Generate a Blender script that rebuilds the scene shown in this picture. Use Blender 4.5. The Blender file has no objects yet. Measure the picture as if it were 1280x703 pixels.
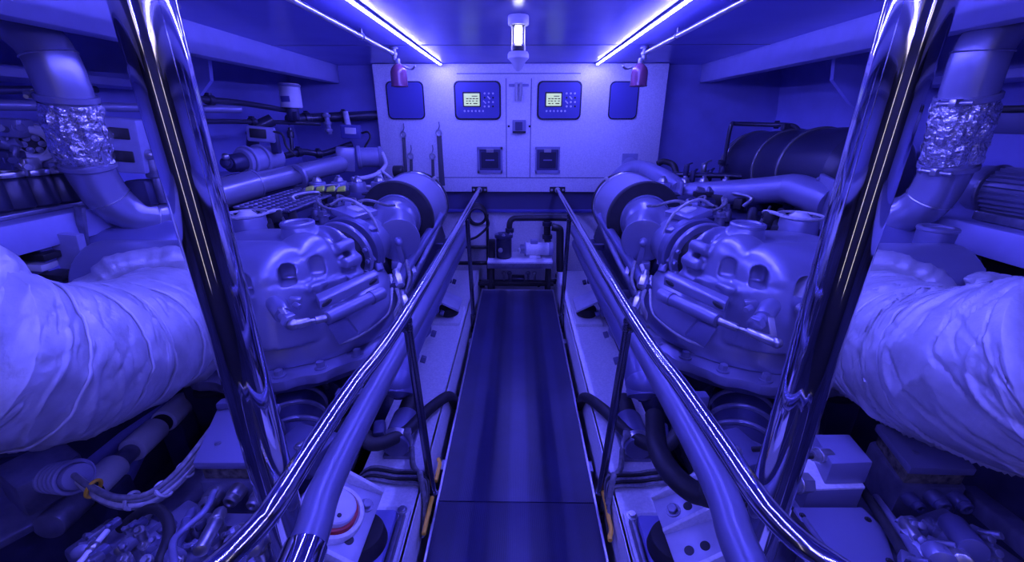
import bpy, bmesh, math, random
from mathutils import Vector, Matrix, noise
V = Vector
SC = bpy.context.scene
COL = SC.collection
R = math.radians
rnd = random.Random(7)

# ---------------------------------------------------------------- camera maths
FPX, PITCH, YAW = 520.0, R(21.2), R(0.82)
CAM = V((0, 0, 1.5))
_fh = V((-math.sin(YAW), math.cos(YAW), 0))
_rt = V((math.cos(YAW), math.sin(YAW), 0))
_fw = _fh * math.cos(PITCH) - V((0, 0, math.sin(PITCH)))
_up = _fh * math.sin(PITCH) + V((0, 0, math.cos(PITCH)))


def P(u, v, x=None, y=None, z=None):
    """the world point seen at a photo position, on the plane x=, y= or z="""
    d = _fw + _rt * ((u - 640) / FPX) + _up * ((351.5 - v) / FPX)
    if y is not None:
        t = y / d.y
    elif x is not None:
        t = x / d.x
    else:
        t = (z - CAM.z) / d.z
    return CAM + d * t


cam_d = bpy.data.cameras.new('camera')
cam_d.sensor_width = 36
cam_d.lens = FPX / 1280 * 36
cam_d.clip_start = 0.02
cam = bpy.data.objects.new('camera', cam_d)
COL.objects.link(cam)
cam.location = CAM
cam.rotation_euler = (math.pi / 2 - PITCH, 0, YAW)
SC.camera = cam


# ---------------------------------------------------------------- mesh builder
def spline(pts, k=6):
    pts = [V(p) for p in pts]
    if len(pts) < 3 or k <= 1:
        return pts
    out = []
    n = len(pts)
    for i in range(n - 1):
        p0 = pts[i - 1] if i else pts[0] * 2 - pts[1]
        p1, p2 = pts[i], pts[i + 1]
        p3 = pts[i + 2] if i + 2 < n else pts[-1] * 2 - pts[-2]
        for j in range(k):
            t = j / k
            out.append(0.5 * ((2 * p1) + (p2 - p0) * t + (2 * p0 - 5 * p1 + 4 * p2 - p3) * t * t
                              + (3 * p1 - p0 - 3 * p2 + p3) * t ** 3))
    out.append(pts[-1])
    return out


def lerp_list(a, n):
    """resample a short list of numbers to n values"""
    if not isinstance(a, (list, tuple)):
        return [a] * n
    m = len(a) - 1
    out = []
    for i in range(n):
        f = i / (n - 1) * m
        k = min(int(f), m - 1)
        q = f - k
        q = q * q * (3 - 2 * q)
        out.append(a[k] * (1 - q) + a[k + 1] * q)
    return out


def basis(ax):
    ax = V(ax).normalized()
    h = V((0, 0, 1)) if abs(ax.z) < 0.9 else V((0, 1, 0))
    u = ax.cross(h).normalized()
    w = u.cross(ax).normalized()
    return ax, u, w


class MB:
    def __init__(s):
        s.v = []
        s.f = []

    def add(s, vs, fs):
        o = len(s.v)
        s.v += [V(p) for p in vs]
        s.f += [[i + o for i in f] for f in fs]
        return s

    def _bm(s, bm):
        bm.verts.ensure_lookup_table()
        s.add([v.co.copy() for v in bm.verts], [[v.index for v in f.verts] for f in bm.faces])
        bm.free()

    def box(s, c, size, rot=None, bev=0.0, seg=2):
        bm = bmesh.new()
        bmesh.ops.create_cube(bm, size=1)
        for v in bm.verts:
            v.co = V((v.co.x * size[0], v.co.y * size[1], v.co.z * size[2]))
        if bev:
            bmesh.ops.bevel(bm, geom=list(bm.edges), offset=min(bev, min(size) * .45), segments=seg, affect='EDGES', profile=.5)
            bm.verts.index_update()
        m = Matrix.Translation(V(c))
        if rot is not None:
            m = m @ (rot.to_4x4() if isinstance(rot, Matrix) else Matrix.Rotation(rot[2], 4, 'Z') @ Matrix.Rotation(rot[1], 4, 'Y') @ Matrix.Rotation(rot[0], 4, 'X'))
        bm.transform(m)
        s._bm(bm)
        return s

    def span(s, lo, hi, bev=0.0, seg=2):
        lo, hi = V(lo), V(hi)
        d = hi - lo
        return s.box((lo + hi) / 2, (abs(d.x), abs(d.y), abs(d.z)), None, bev, seg)

    def lathe(s, prof, p0, axis, n=32, arc=None):
        """prof: (height along the axis, radius)"""
        ax, u, w = basis(axis)
        p0 = V(p0)
        vs, fs = [], []
        for h, r in prof:
            for i in range(n):
                a = 2 * math.pi * i / n
                vs.append(p0 + ax * h + (u * math.cos(a) + w * math.sin(a)) * max(r, 1e-5))
        for j in range(len(prof) - 1):
            for i in range(n):
                k = (i + 1) % n
                fs.append([j * n + i, j * n + k, (j + 1) * n + k, (j + 1) * n + i])
        fs.append(list(range(n)))
        fs.append(list(range((len(prof) - 1) * n, len(prof) * n)))
        return s.add(vs, fs)

    def cyl(s, p0, p1, r0, r1=None, n=24, bev=0.0):
        p0, p1 = V(p0), V(p1)
        r1 = r0 if r1 is None else r1
        L = (p1 - p0).length
        if bev:
            b = min(bev, L * .4, r0 * .8, r1 * .8)
            prof = [(0, r0 - b), (b * .3, r0 - b * .3), (b, r0), (L - b, r1), (L - b * .3, r1 - b * .3), (L, r1 - b)]
        else:
            prof = [(0, r0), (L, r1)]
        return s.lathe(prof, p0, p1 - p0, n)

    def ring(s, p0, p1, ro, ri, n=40, bev=0.0):
        """hollow cylinder"""
        p0, p1 = V(p0), V(p1)
        L = (p1 - p0).length
        ax, u, w = basis(p1 - p0)
        b = bev
        prof = [(b, ro), (L - b, ro), (L, ro - b), (L, ri + b), (L - b, ri), (b, ri), (0, ri + b), (0, ro - b)]
        vs, fs = [], []
        for h, r in prof:
            for i in range(n):
                a = 2 * math.pi * i / n
                vs.append(p0 + ax * h + (u * math.cos(a) + w * math.sin(a)) * r)
        m = len(prof)
        for j in range(m):
            for i in range(n):
                k = (i + 1) % n
                q = (j + 1) % m
                fs.append([j * n + i, j * n + k, q * n + k, q * n + i])
        return s.add(vs, fs)

    def tube(s, pts, r, n=14, k=6, caps=True):
        pts = spline(pts, k)
        # drop doubles
        q = [pts[0]]
        for p in pts[1:]:
            if (p - q[-1]).length > 1e-5:
                q.append(p)
        pts = q
        rs = lerp_list(r, len(pts))
        vs, fs = [], []
        t0 = (pts[1] - pts[0]).normalized()
        _, u, w = basis(t0)
        prev = t0
        for i, p in enumerate(pts):
            if i == 0:
                t = t0
            elif i == len(pts) - 1:
                t = (pts[-1] - pts[-2]).normalized()
            else:
                t = (pts[i + 1] - pts[i - 1]).normalized()
            qd = prev.rotation_difference(t)
            u = qd @ u
            u = (u - t * u.dot(t)).normalized()
            w = t.cross(u)
            prev = t
            for j in range(n):
                a = 2 * math.pi * j / n
                vs.append(p + (u * math.cos(a) + w * math.sin(a)) * rs[i])
        for i in range(len(pts) - 1):
            for j in range(n):
                kk = (j + 1) % n
                fs.append([i * n + j, i * n + kk, (i + 1) * n + kk, (i + 1) * n + j])
        if caps:
            fs.append(list(range(n)))
            fs.append(list(range((len(pts) - 1) * n, len(pts) * n)))
        return s.add(vs, fs)

    def ball(s, c, r, n=20, rot=None):
        if not isinstance(r, (list, tuple)):
            r = (r, r, r)
        bm = bmesh.new()
        bmesh.ops.create_uvsphere(bm, u_segments=n, v_segments=max(6, n * 2 // 3), radius=1)
        for v in bm.verts:
            v.co = V((v.co.x * r[0], v.co.y * r[1], v.co.z * r[2]))
        m = Matrix.Translation(V(c))
        if rot is not None:
            m = m @ rot.to_4x4()
        bm.transform(m)
        s._bm(bm)
        return s

    def torus(s, c, axis, Rr, r, n=40, m=10, a0=0, a1=2 * math.pi):
        ax, u, w = basis(axis)
        pts = []
        full = abs(a1 - a0 - 2 * math.pi) < 1e-6
        cnt = n if full else n + 1
        vs, fs = [], []
        for i in range(cnt):
            a = a0 + (a1 - a0) * i / n
            d = u * math.cos(a) + w * math.sin(a)
            for j in range(m):
                b = 2 * math.pi * j / m
                vs.append(V(c) + d * (Rr + r * math.cos(b)) + ax * (r * math.sin(b)))
        for i in range(n):
            i2 = (i + 1) % cnt
            if not full and i == n:
                break
            for j in range(m):
                k = (j + 1) % m
                fs.append([i * m + j, i * m + k, i2 * m + k, i2 * m + j])
        if not full:
            fs.append(list(range(m)))
            fs.append(list(range(n * m, (n + 1) * m)))
        return s.add(vs, fs)

    def prism(s, poly, d, bev=0.0):
        """polygon of world points extruded by the vector d"""
        d = V(d)
        bm = bmesh.new()
        lo = [bm.verts.new(V(p)) for p in poly]
        hi = [bm.verts.new(V(p) + d) for p in poly]
        n = len(poly)
        bm.faces.new(lo)
        bm.faces.new(list(reversed(hi)))
        for i in range(n):
            bm.faces.new([lo[i], hi[i], hi[(i + 1) % n], lo[(i + 1) % n]])
        bmesh.ops.recalc_face_normals(bm, faces=bm.faces)
        if bev:
            bmesh.ops.bevel(bm, geom=list(bm.edges), offset=bev, segments=2, affect='EDGES', profile=.5)
        bm.verts.index_update()
        s._bm(bm)
        return s

    def bolt(s, p, axis, r=.012, h=.012):
        p = V(p)
        ax = V(axis).normalized()
        s.cyl(p - ax * .002, p + ax * h * .25, r * 1.45, n=16)
        s.lathe([(h * .2, r), (h * .9, r), (h, r * .85)], p, ax, 6)
        return s

    def mesh(s, name, shift=V((0, 0, 0)), smooth=38):
        me = bpy.data.meshes.new(name)
        fl = MIRROR[0]
        vs = [(V((-p.x + MIRROR[1], p.y, p.z)) if fl else p) - shift for p in s.v]
        me.from_pydata(vs, [], s.f)
        bm = bmesh.new()
        bm.from_mesh(me)
        bmesh.ops.recalc_face_normals(bm, faces=bm.faces)
        bm.to_mesh(me)
        bm.free()
        if smooth:
            me.shade_smooth()
            me.set_sharp_from_angle(angle=R(smooth))
        return me

    def build(s, name, mat, parent=None, smooth=38):
        if parent is not None:
            sh = ROOT[parent.name]
            ob = bpy.data.objects.new(name, s.mesh(name, sh, smooth))
            ob.parent = parent
            ROOT[ob.name] = sh
        else:
            xs = [(-p.x + MIRROR[1] if MIRROR[0] else p.x) for p in s.v]
            ys = [p.y for p in s.v]
            zs = [p.z for p in s.v]
            sh = V(((min(xs) + max(xs)) / 2, (min(ys) + max(ys)) / 2, min(zs)))
            ob = bpy.data.objects.new(name, s.mesh(name, sh, smooth))
            ob.location = sh
            ROOT[ob.name] = sh
        COL.objects.link(ob)
        ob.data.materials.append(mat)
        return ob


ROOT = {}
MIRROR = [False, 0.0]
ZERO = V((0, 0, 0))


def mx(p):
    p = V(p)
    return V((-p.x + MIRROR[1], p.y, p.z)) if MIRROR[0] else p


def thing(name, label, cat, loc, group=None):
    o = bpy.data.objects.new(name, None)
    COL.objects.link(o)
    o.empty_display_size = .05
    o.location = mx(loc)
    ROOT[o.name] = mx(loc)
    return tag(o, label, cat, group)


def tag(o, label, cat, group=None):
    o['label'] = label
    o['category'] = cat
    if group:
        o['group'] = group
    return o


def struct(o):
    o['kind'] = 'structure'
    return o


def plabel(o, label):
    o['label'] = label
    return o


def cast(name, plus, minus, mat, parent, voxel=.012, it=6, fac=.5):
    """weld overlapping solids into one smooth casting; minus = pockets cut out"""
    sh = ROOT[parent.name]
    a = bpy.data.objects.new('tmp_a', plus.mesh('tmp_a', ZERO, 0))
    COL.objects.link(a)
    m = a.modifiers.new('r', 'REMESH')
    m.mode = 'VOXEL'
    m.voxel_size = voxel
    b = None
    if minus is not None:
        b = bpy.data.objects.new('tmp_b', minus.mesh('tmp_b', ZERO, 0))
        COL.objects.link(b)
        rb_ = b.modifiers.new('r', 'REMESH')
        rb_.mode = 'VOXEL'
        rb_.voxel_size = .006
        q = a.modifiers.new('b', 'BOOLEAN')
        q.operation = 'DIFFERENCE'
        q.solver = 'FAST'
        q.object = b
        m2 = a.modifiers.new('r2', 'REMESH')
        m2.mode = 'VOXEL'
        m2.voxel_size = voxel
    k = a.modifiers.new('s', 'SMOOTH')
    k.iterations = it
    k.factor = fac
    dg = bpy.context.evaluated_depsgraph_get()
    dg.update()
    me = bpy.data.meshes.new_from_object(a.evaluated_get(dg))
    me.name = name
    me.transform(Matrix.Translation(-sh))
    me.shade_smooth()
    bpy.data.objects.remove(a)
    if b:
        bpy.data.objects.remove(b)
    ob = bpy.data.objects.new(name, me)
    COL.objects.link(ob)
    ob.parent = parent
    ROOT[ob.name] = sh
    me.materials.clear()
    me.materials.append(mat)
    return ob


# ---------------------------------------------------------------- materials
def mat(name, col, rough=.5, metal=0.0, var=0.0, vscale=8.0, bump=0.0, bscale=60.0, coat=0.0, emit=None, strength=0.0,
        bdist=.01, detail=4.0, spec=.5, rvar=0.0):
    m = bpy.data.materials.new(name)
    m.use_nodes = True
    nt = m.node_tree
    b = nt.nodes['Principled BSDF']
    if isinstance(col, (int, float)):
        k = BOUNCE_TINT.get(name, 1.0)
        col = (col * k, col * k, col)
    b.inputs['Base Color'].default_value = (*col, 1)
    b.inputs['Roughness'].default_value = rough
    b.inputs['Metallic'].default_value = metal
    b.inputs['Specular IOR Level'].default_value = spec
    if coat:
        b.inputs['Coat Weight'].default_value = coat
        b.inputs['Coat Roughness'].default_value = .12
    tc = nt.nodes.new('ShaderNodeTexCoord')
    if var or rvar:
        n = nt.nodes.new('ShaderNodeTexNoise')
        n.inputs['Scale'].default_value = vscale
        n.inputs['Detail'].default_value = 6
        nt.links.new(tc.outputs['Object'], n.inputs['Vector'])
        if var:
            rp = nt.nodes.new('ShaderNodeValToRGB')
            rp.color_ramp.elements[0].position = .3
            rp.color_ramp.elements[1].position = .7
            lo = [c * (1 - var) for c in col]
            hi = [min(1, c * (1 + var)) for c in col]
            rp.color_ramp.elements[0].color = (*lo, 1)
            rp.color_ramp.elements[1].color = (*hi, 1)
            nt.links.new(n.outputs['Fac'], rp.inputs['Fac'])
            nt.links.new(rp.outputs['Color'], b.inputs['Base Color'])
        if rvar:
            mr = nt.nodes.new('ShaderNodeMapRange')
            mr.inputs['To Min'].default_value = max(0, rough - rvar)
            mr.inputs['To Max'].default_value = min(1, rough + rvar)
            nt.links.new(n.outputs['Fac'], mr.inputs['Value'])
            nt.links.new(mr.outputs['Result'], b.inputs['Roughness'])
    if bump:
        n2 = nt.nodes.new('ShaderNodeTexNoise')
        n2.inputs['Scale'].default_value = bscale
        n2.inputs['Detail'].default_value = detail
        nt.links.new(tc.outputs['Object'], n2.inputs['Vector'])
        bp = nt.nodes.new('ShaderNodeBump')
        bp.inputs['Strength'].default_value = bump
        bp.inputs['Distance'].default_value = bdist
        nt.links.new(n2.outputs['Fac'], bp.inputs['Height'])
        nt.links.new(bp.outputs['Normal'], b.inputs['Normal'])
    if emit:
        b.inputs['Emission Color'].default_value = (*emit, 1)
        b.inputs['Emission Strength'].default_value = strength
    return m


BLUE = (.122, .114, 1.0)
# blue of the bounced light, put into these grey base colours
BOUNCE_TINT = {'hull_paint': .46, 'ceiling_paint': .34, 'girder_paint': .62, 'bilge_and_hull_shade': .5, 'engine_paint': .72, 'engine_paint_lower': .6, 'block_paint': .5,
        'cast_block': .75, 'painted_pipe': .68, 'side_pipe_paint': .68, 'return_pipe_paint': .55, 'satin_pipe': .78, 'tank_paint': .6, 'dark_parts_and_shade': .5,
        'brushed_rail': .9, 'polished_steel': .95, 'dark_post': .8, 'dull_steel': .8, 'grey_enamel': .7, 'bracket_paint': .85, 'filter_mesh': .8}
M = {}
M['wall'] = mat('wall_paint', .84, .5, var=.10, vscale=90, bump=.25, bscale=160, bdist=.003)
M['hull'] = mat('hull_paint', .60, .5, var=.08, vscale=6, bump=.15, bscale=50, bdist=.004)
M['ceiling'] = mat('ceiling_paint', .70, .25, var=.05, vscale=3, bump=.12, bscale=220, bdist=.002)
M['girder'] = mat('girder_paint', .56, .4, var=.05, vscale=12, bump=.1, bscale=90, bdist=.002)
M['bilge_and_shade'] = mat('bilge_and_hull_shade', .13, .45, var=.4, vscale=5)
M['dark_band'] = mat('dark_parts_and_shade', .16, .4)
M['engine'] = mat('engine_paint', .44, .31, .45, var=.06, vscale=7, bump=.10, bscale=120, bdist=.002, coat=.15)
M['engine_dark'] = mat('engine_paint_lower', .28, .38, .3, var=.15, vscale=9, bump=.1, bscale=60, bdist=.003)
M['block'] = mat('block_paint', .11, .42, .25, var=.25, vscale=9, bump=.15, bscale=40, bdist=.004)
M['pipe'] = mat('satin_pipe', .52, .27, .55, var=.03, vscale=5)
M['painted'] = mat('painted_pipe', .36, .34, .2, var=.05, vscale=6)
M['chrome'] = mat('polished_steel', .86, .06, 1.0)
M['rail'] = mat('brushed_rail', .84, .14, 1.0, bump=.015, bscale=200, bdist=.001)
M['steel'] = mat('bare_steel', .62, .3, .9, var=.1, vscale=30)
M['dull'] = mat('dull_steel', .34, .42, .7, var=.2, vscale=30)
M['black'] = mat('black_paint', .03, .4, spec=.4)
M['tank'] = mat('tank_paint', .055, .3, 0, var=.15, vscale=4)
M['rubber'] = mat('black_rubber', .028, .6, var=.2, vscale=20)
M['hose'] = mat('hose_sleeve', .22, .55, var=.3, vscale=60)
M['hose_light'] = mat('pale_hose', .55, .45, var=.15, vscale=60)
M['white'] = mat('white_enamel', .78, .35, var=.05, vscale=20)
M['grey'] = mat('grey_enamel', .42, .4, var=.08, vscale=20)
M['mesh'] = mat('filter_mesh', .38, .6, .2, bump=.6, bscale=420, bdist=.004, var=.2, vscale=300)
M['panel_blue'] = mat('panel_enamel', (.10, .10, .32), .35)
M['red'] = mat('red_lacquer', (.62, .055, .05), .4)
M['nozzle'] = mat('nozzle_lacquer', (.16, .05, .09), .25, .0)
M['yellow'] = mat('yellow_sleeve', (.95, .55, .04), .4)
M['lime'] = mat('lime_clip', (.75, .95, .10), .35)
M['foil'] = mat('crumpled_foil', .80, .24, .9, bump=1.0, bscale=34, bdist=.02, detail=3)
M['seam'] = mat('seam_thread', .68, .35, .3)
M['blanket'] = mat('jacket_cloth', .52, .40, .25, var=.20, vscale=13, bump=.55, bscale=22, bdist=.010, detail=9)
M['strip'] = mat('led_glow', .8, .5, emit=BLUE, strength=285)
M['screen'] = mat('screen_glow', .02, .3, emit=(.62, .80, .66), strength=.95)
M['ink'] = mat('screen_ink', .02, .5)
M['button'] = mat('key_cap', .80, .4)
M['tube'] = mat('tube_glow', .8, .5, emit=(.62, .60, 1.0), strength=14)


def glass():
    m = bpy.data.materials.new('jar_glass')
    m.use_nodes = True
    b = m.node_tree.nodes['Principled BSDF']
    b.inputs['Base Color'].default_value = (.95, .96, 1, 1)
    b.inputs['Roughness'].default_value = .03
    b.inputs['Transmission Weight'].default_value = 1
    b.inputs['IOR'].default_value = 1.2
    return m


M['glass'] = glass()


def tread():
    """dark ribbed runner with wide bands along its length"""
    m = mat('runner_tread', .2, .30, spec=.5)
    nt = m.node_tree
    b = nt.nodes['Principled BSDF']
    tc = nt.nodes.new('ShaderNodeTexCoord')
    sp = nt.nodes.new('ShaderNodeSeparateXYZ')
    nt.links.new(tc.outputs['Object'], sp.inputs[0])
    rp = nt.nodes.new('ShaderNodeValToRGB')
    mr = nt.nodes.new('ShaderNodeMapRange')
    mr.inputs['From Min'].default_value = -.34
    mr.inputs['From Max'].default_value = .34
    nt.links.new(sp.outputs['X'], mr.inputs['Value'])
    nt.links.new(mr.outputs['Result'], rp.inputs['Fac'])
    cr = rp.color_ramp
    stops = [(0, .17), (.13, .17), (.16, .25), (.30, .25), (.33, .15), (.44, .15), (.47, .24), (.56, .24), (.59, .14),
             (.70, .14), (.73, .22), (.84, .22), (.87, .16), (1, .16)]
    cr.elements[0].position, cr.elements[0].color = 0, (.034, .034, .09, 1)
    cr.elements[1].position, cr.elements[1].color = 1, (.032, .032, .085, 1)
    for p, c in stops[1:-1]:
        e = cr.elements.new(p)
        e.color = (c * .20, c * .20, c * .52, 1)
    n = nt.nodes.new('ShaderNodeTexNoise')
    n.inputs['Scale'].default_value = 5
    n.inputs['Detail'].default_value = 8
    nt.links.new(tc.outputs['Object'], n.inputs['Vector'])
    mx_ = nt.nodes.new('ShaderNodeMix')
    mx_.data_type = 'RGBA'
    mx_.blend_type = 'MULTIPLY'
    mx_.inputs[0].default_value = .6
    nt.links.new(rp.outputs['Color'], mx_.inputs[6])
    nt.links.new(n.outputs['Fac'], mx_.inputs[7])
    nt.links.new(mx_.outputs[2], b.inputs['Base Color'])
    w = nt.nodes.new('ShaderNodeTexWave')
    w.inputs['Scale'].default_value = 60
    nt.links.new(tc.outputs['Object'], w.inputs['Vector'])
    bp = nt.nodes.new('ShaderNodeBump')
    bp.inputs['Strength'].default_value = .25
    bp.inputs['Distance'].default_value = .002
    nt.links.new(w.outputs['Fac'], bp.inputs['Height'])
    nt.links.new(bp.outputs['Normal'], b.inputs['Normal'])
    return m


M['tread'] = tread()
M['dull_post'] = mat('dark_post', .22, .2, .9)
M['panel_grey'] = mat('panel_grey', .5, .4)
M['strap'] = mat('strap_webbing', .10, .6, bump=.4, bscale=200, bdist=.002)
M['tank_band'] = mat('tank_band', .20, .25, .3)
M['side'] = mat('side_pipe_paint', .30, .33, .2, var=.05, vscale=6)
M['block2'] = mat('cast_block', .30, .36, .45, var=.25, vscale=16, bump=.2, bscale=50, bdist=.003)
M['gasket'] = mat('gasket_grime', (.16, .15, .10), .6, var=.8, vscale=45)
M['front'] = mat('aft_wall_paint', .06, .5)
M['warm'] = mat('warm_tube', .8, .5, emit=(1.0, .86, .62), strength=1.6)
# ================================================================= the room
CZ = 1.965            # ceiling
BY = 4.10             # face of the bulkhead panel


def S(name, mb, m, sm=38):
    return struct(mb.build(name, m, None, sm))


m = MB()
m.span((-1.75, -2.2, CZ), (1.75, 4.4, CZ + .05))
S('ceiling', m, M['ceiling'])
# seams of the ceiling panels
m = MB()
for y in (3.15, 1.9):
    m.span((-1.66, y, CZ - .002), (1.66, y + .006, CZ + .01))
S('trim_4', m, M['dark_band'])
# side decks above the hull frames
m = MB()
m.span((-3.0, -2.2, 2.10), (-1.74, 4.4, 2.15))
S('ceiling_left', m, M['hull'])
m = MB()
m.span((1.74, -2.2, 2.10), (3.0, 4.4, 2.15))
S('ceiling_right', m, M['hull'])


def hull(s):
    m = MB()
    pts = [(s * 2.62, -2.2), (s * 2.62, 2.2), (s * 2.08, 4.4)] if s < 0 else [(2.72, -2.2), (2.72, .4), (2.36, 4.4)]
    zs = [(.88, 0), (1.2, .02), (1.55, .05), (2.15, -.02)]
    vs = []
    for x, y in pts:
        for z, o in zs:
            vs.append((x + s * o, y, z))
    k = len(zs)
    fs = []
    for i in range(2):
        for j in range(k - 1):
            fs.append([i * k + j, i * k + j + 1, (i + 1) * k + j + 1, (i + 1) * k + j])
    o = len(vs)
    vs += [(x + s * .05, y, z) for x, y, z in vs]
    fs += [[a + o for a in f] for f in fs[:]]
    m.add(vs, fs)
    return m


def shaded_lower_hull(s):
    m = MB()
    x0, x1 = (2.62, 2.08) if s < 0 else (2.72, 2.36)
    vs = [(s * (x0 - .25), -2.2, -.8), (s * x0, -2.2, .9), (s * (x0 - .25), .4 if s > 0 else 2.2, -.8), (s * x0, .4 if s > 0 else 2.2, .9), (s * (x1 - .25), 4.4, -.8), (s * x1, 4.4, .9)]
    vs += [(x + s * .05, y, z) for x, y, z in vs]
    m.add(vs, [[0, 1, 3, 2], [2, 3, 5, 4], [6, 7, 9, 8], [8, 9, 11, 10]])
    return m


S('wall_left_lower', shaded_lower_hull(-1), M['bilge_and_shade'])  # hull below the shelves: its shade is put into the dark colour
S('wall_right_lower', shaded_lower_hull(1), M['bilge_and_shade'])
S('wall_left', hull(-1), M['hull'])
S('wall_right', hull(1), M['hull'])
m = MB()
m.span((-3.0, 4.24, -.8), (3.0, 4.34, 2.15))
S('wall_back', m, M['hull'])
m = MB()
m.span((-3.0, -2.3, -.8), (3.0, -2.2, 2.15))
S('wall_front', m, M['front'])
m = MB()
m.span((-3.0, -2.3, -.75), (3.0, 4.4, -.7))
S('floor', m, M['bilge_and_shade'])

# white bulkhead panel with its seams
m = MB()
xl, xr = P(469, 120, y=BY).x, P(832, 120, y=BY).x
zb = P(648, 240, y=BY).z
m.span((xl, BY, zb), (xr, BY + .14, CZ - .004), .004)
S('wall_back_panel', m, M['wall'])
m = MB()
sz = P(648, 222, y=BY).z
m.span((xl + .02, BY - .003, sz - .004), (xr - .02, BY + .01, sz + .002))
for u in (633, 663):
    x = P(u, 180, y=BY).x
    m.span((x - .003, BY - .003, sz), (x + .003, BY + .01, P(648, 98, y=BY).z))
z = P(648, 92, y=BY).z
m.span((-.55, BY - .003, z - .003), (.55, BY + .01, z + .003))
S('trim_1', m, M['dark_band'])
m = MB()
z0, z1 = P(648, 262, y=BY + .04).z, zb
m.span((xl + .1, BY + .05, z0), (xr - .1, BY + .14, z1 + .005))  # shade under the panel's overhang, painted as a dark strip
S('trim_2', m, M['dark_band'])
m = MB()
m.span((xl + .1, BY + .03, z0 - .03), (xr - .1, BY + .14, z0), .004)
S('trim_3', m, M['panel_blue'])
m = MB()
m.span((-1.5, BY + .09, -.7), (1.5, BY + .14, z0 - .03))
S('wall_back_lower', m, M['wall'])

# longitudinal deck girders
for i, s in enumerate((-1, 1)):
    m = MB()
    m.span((s * 1.66, -2.2, 1.815), (s * 1.75, 4.24, 2.12), .006)
    S('trim_%d' % (5 + i), m, M['girder'])
# shelves along the hull: broad white stringers
for i, s in enumerate((-1, 1)):
    zt = 1.12 if s < 0 else 1.08
    m = MB()
    m.span((s * 1.96, -2.0, zt - .12), (s * 2.02, 3.6, zt), .006)
    m.span((s * 2.0, -2.0, zt - .03), (s * 2.75, 3.6, zt - .004))
    S('trim_%d' % (7 + i), m, M['girder'])
# web frames: chamfered plates standing out from the hull
for i, s in enumerate((-1, 1)):
    for j, y in enumerate((2.75, .9)):
        m = MB()
        m.prism([(s * 1.80, y, 2.1), (s * 1.86, y, 1.72), (s * 2.0, y, 1.59), (s * 2.34, y, 1.40), (s * 2.34, y, 2.1)], (0, .03, 0))
        S('trim_%d' % (9 + 2 * i + j), m, M['hull'])
# upper hull stringers
for i, s in enumerate((-1, 1)):
    m = MB()
    m.span((s * 2.28, -2.0, 1.68), (s * 2.66, 3.2, 1.72), .004)
    S('trim_%d' % (13 + i), m, M['girder'])


# engine beds beside the walkway
def bed(s):
    m = MB()
    m.span((s * .385, .2, -.55), (s * .40, 3.9, .10), .003)
    m.span((s * .385, .2, .08), (s * .66, 3.9, .10), .004)
    m.span((s * .64, .2, -.55), (s * .66, 3.9, .09))
    for y in (.5, 1.35, 2.1, 2.9, 3.6):
        m.span((s * .40, y, -.5), (s * .64, y + .015, .085))
    return m


for s, w in ((-1, 'left'), (1, 'right')):
    o = bed(s).build('engine_bed', M['wall'])
    tag(o, 'long white painted steel engine bed on the %s of the walkway' % w, 'engine bed', 'engine beds')

# ------------------------------------------------------------- walkway
t = thing('walkway', 'dark striped runner walkway with pale metal edges between the two engines', 'walkway', (0, 2, -.04))
for y0, y1 in ((-.6, P(648, 628, z=0).y - .002), (P(648, 628, z=0).y + .002, P(648, 363, z=0).y)):
    m = MB()
    m.span((-.328, y0, -.035), (.328, y1, 0), .002)
    ob = m.build('deck_panel', M['tread'], t)
for s in (-1, 1):
    m = MB()
    m.span((s * .328, -.6, -.06), (s * .337, P(648, 363, z=0).y, .004), .001)
    m.build('edge_strip', M['steel'], t)
m = MB()
ye = P(648, 363, z=0).y
m.span((-.337, ye, -.06), (.337, ye + .012, .004), .002)
m.build('end_strip', M['steel'], t)
for y in (.3, 1.5, 2.7):
    m = MB()
    m.span((-.36, y, -.11), (.36, y + .06, -.036))
    m.build('cross_bar', M['dull'], t)
m = MB()
for s in (-1, 1):
    for y in (.2, 1.9, 3.5):
        m.span((s * .22, y, -.72), (s * .26, y + .04, -.09))
m.build('frame', M['dull'], t)
# ================================================================= fittings
side = {-1: 'left', 1: 'right'}
# ---- light strips along the ceiling
for s, lab in ((-1, 'glowing white light strip along the ceiling above the left railing'),
               (1, 'glowing white light strip along the ceiling above the right railing')):
    t = thing('led_strip', lab, 'light strip', (s * .685, 1, CZ - .02), 'ceiling light strips')
    m = MB()
    m.span((s * .685 - .011, -1.62, CZ - .012), (s * .685 + .011, BY - .03, CZ), .002)
    m.build('channel', M['grey'], t)
    m = MB()
    m.span((s * .685 - .006, -1.60, CZ - .020), (s * .685 + .006, BY - .04, CZ - .0115), .003)
    m.build('diffuser', M['strip'], t)
    m = MB()
    m.span((s * .685 - .016, BY - .042, CZ - .022), (s * .685 + .016, BY - .026, CZ), .002)
    m.build('end_cap', M['white'], t)

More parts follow.
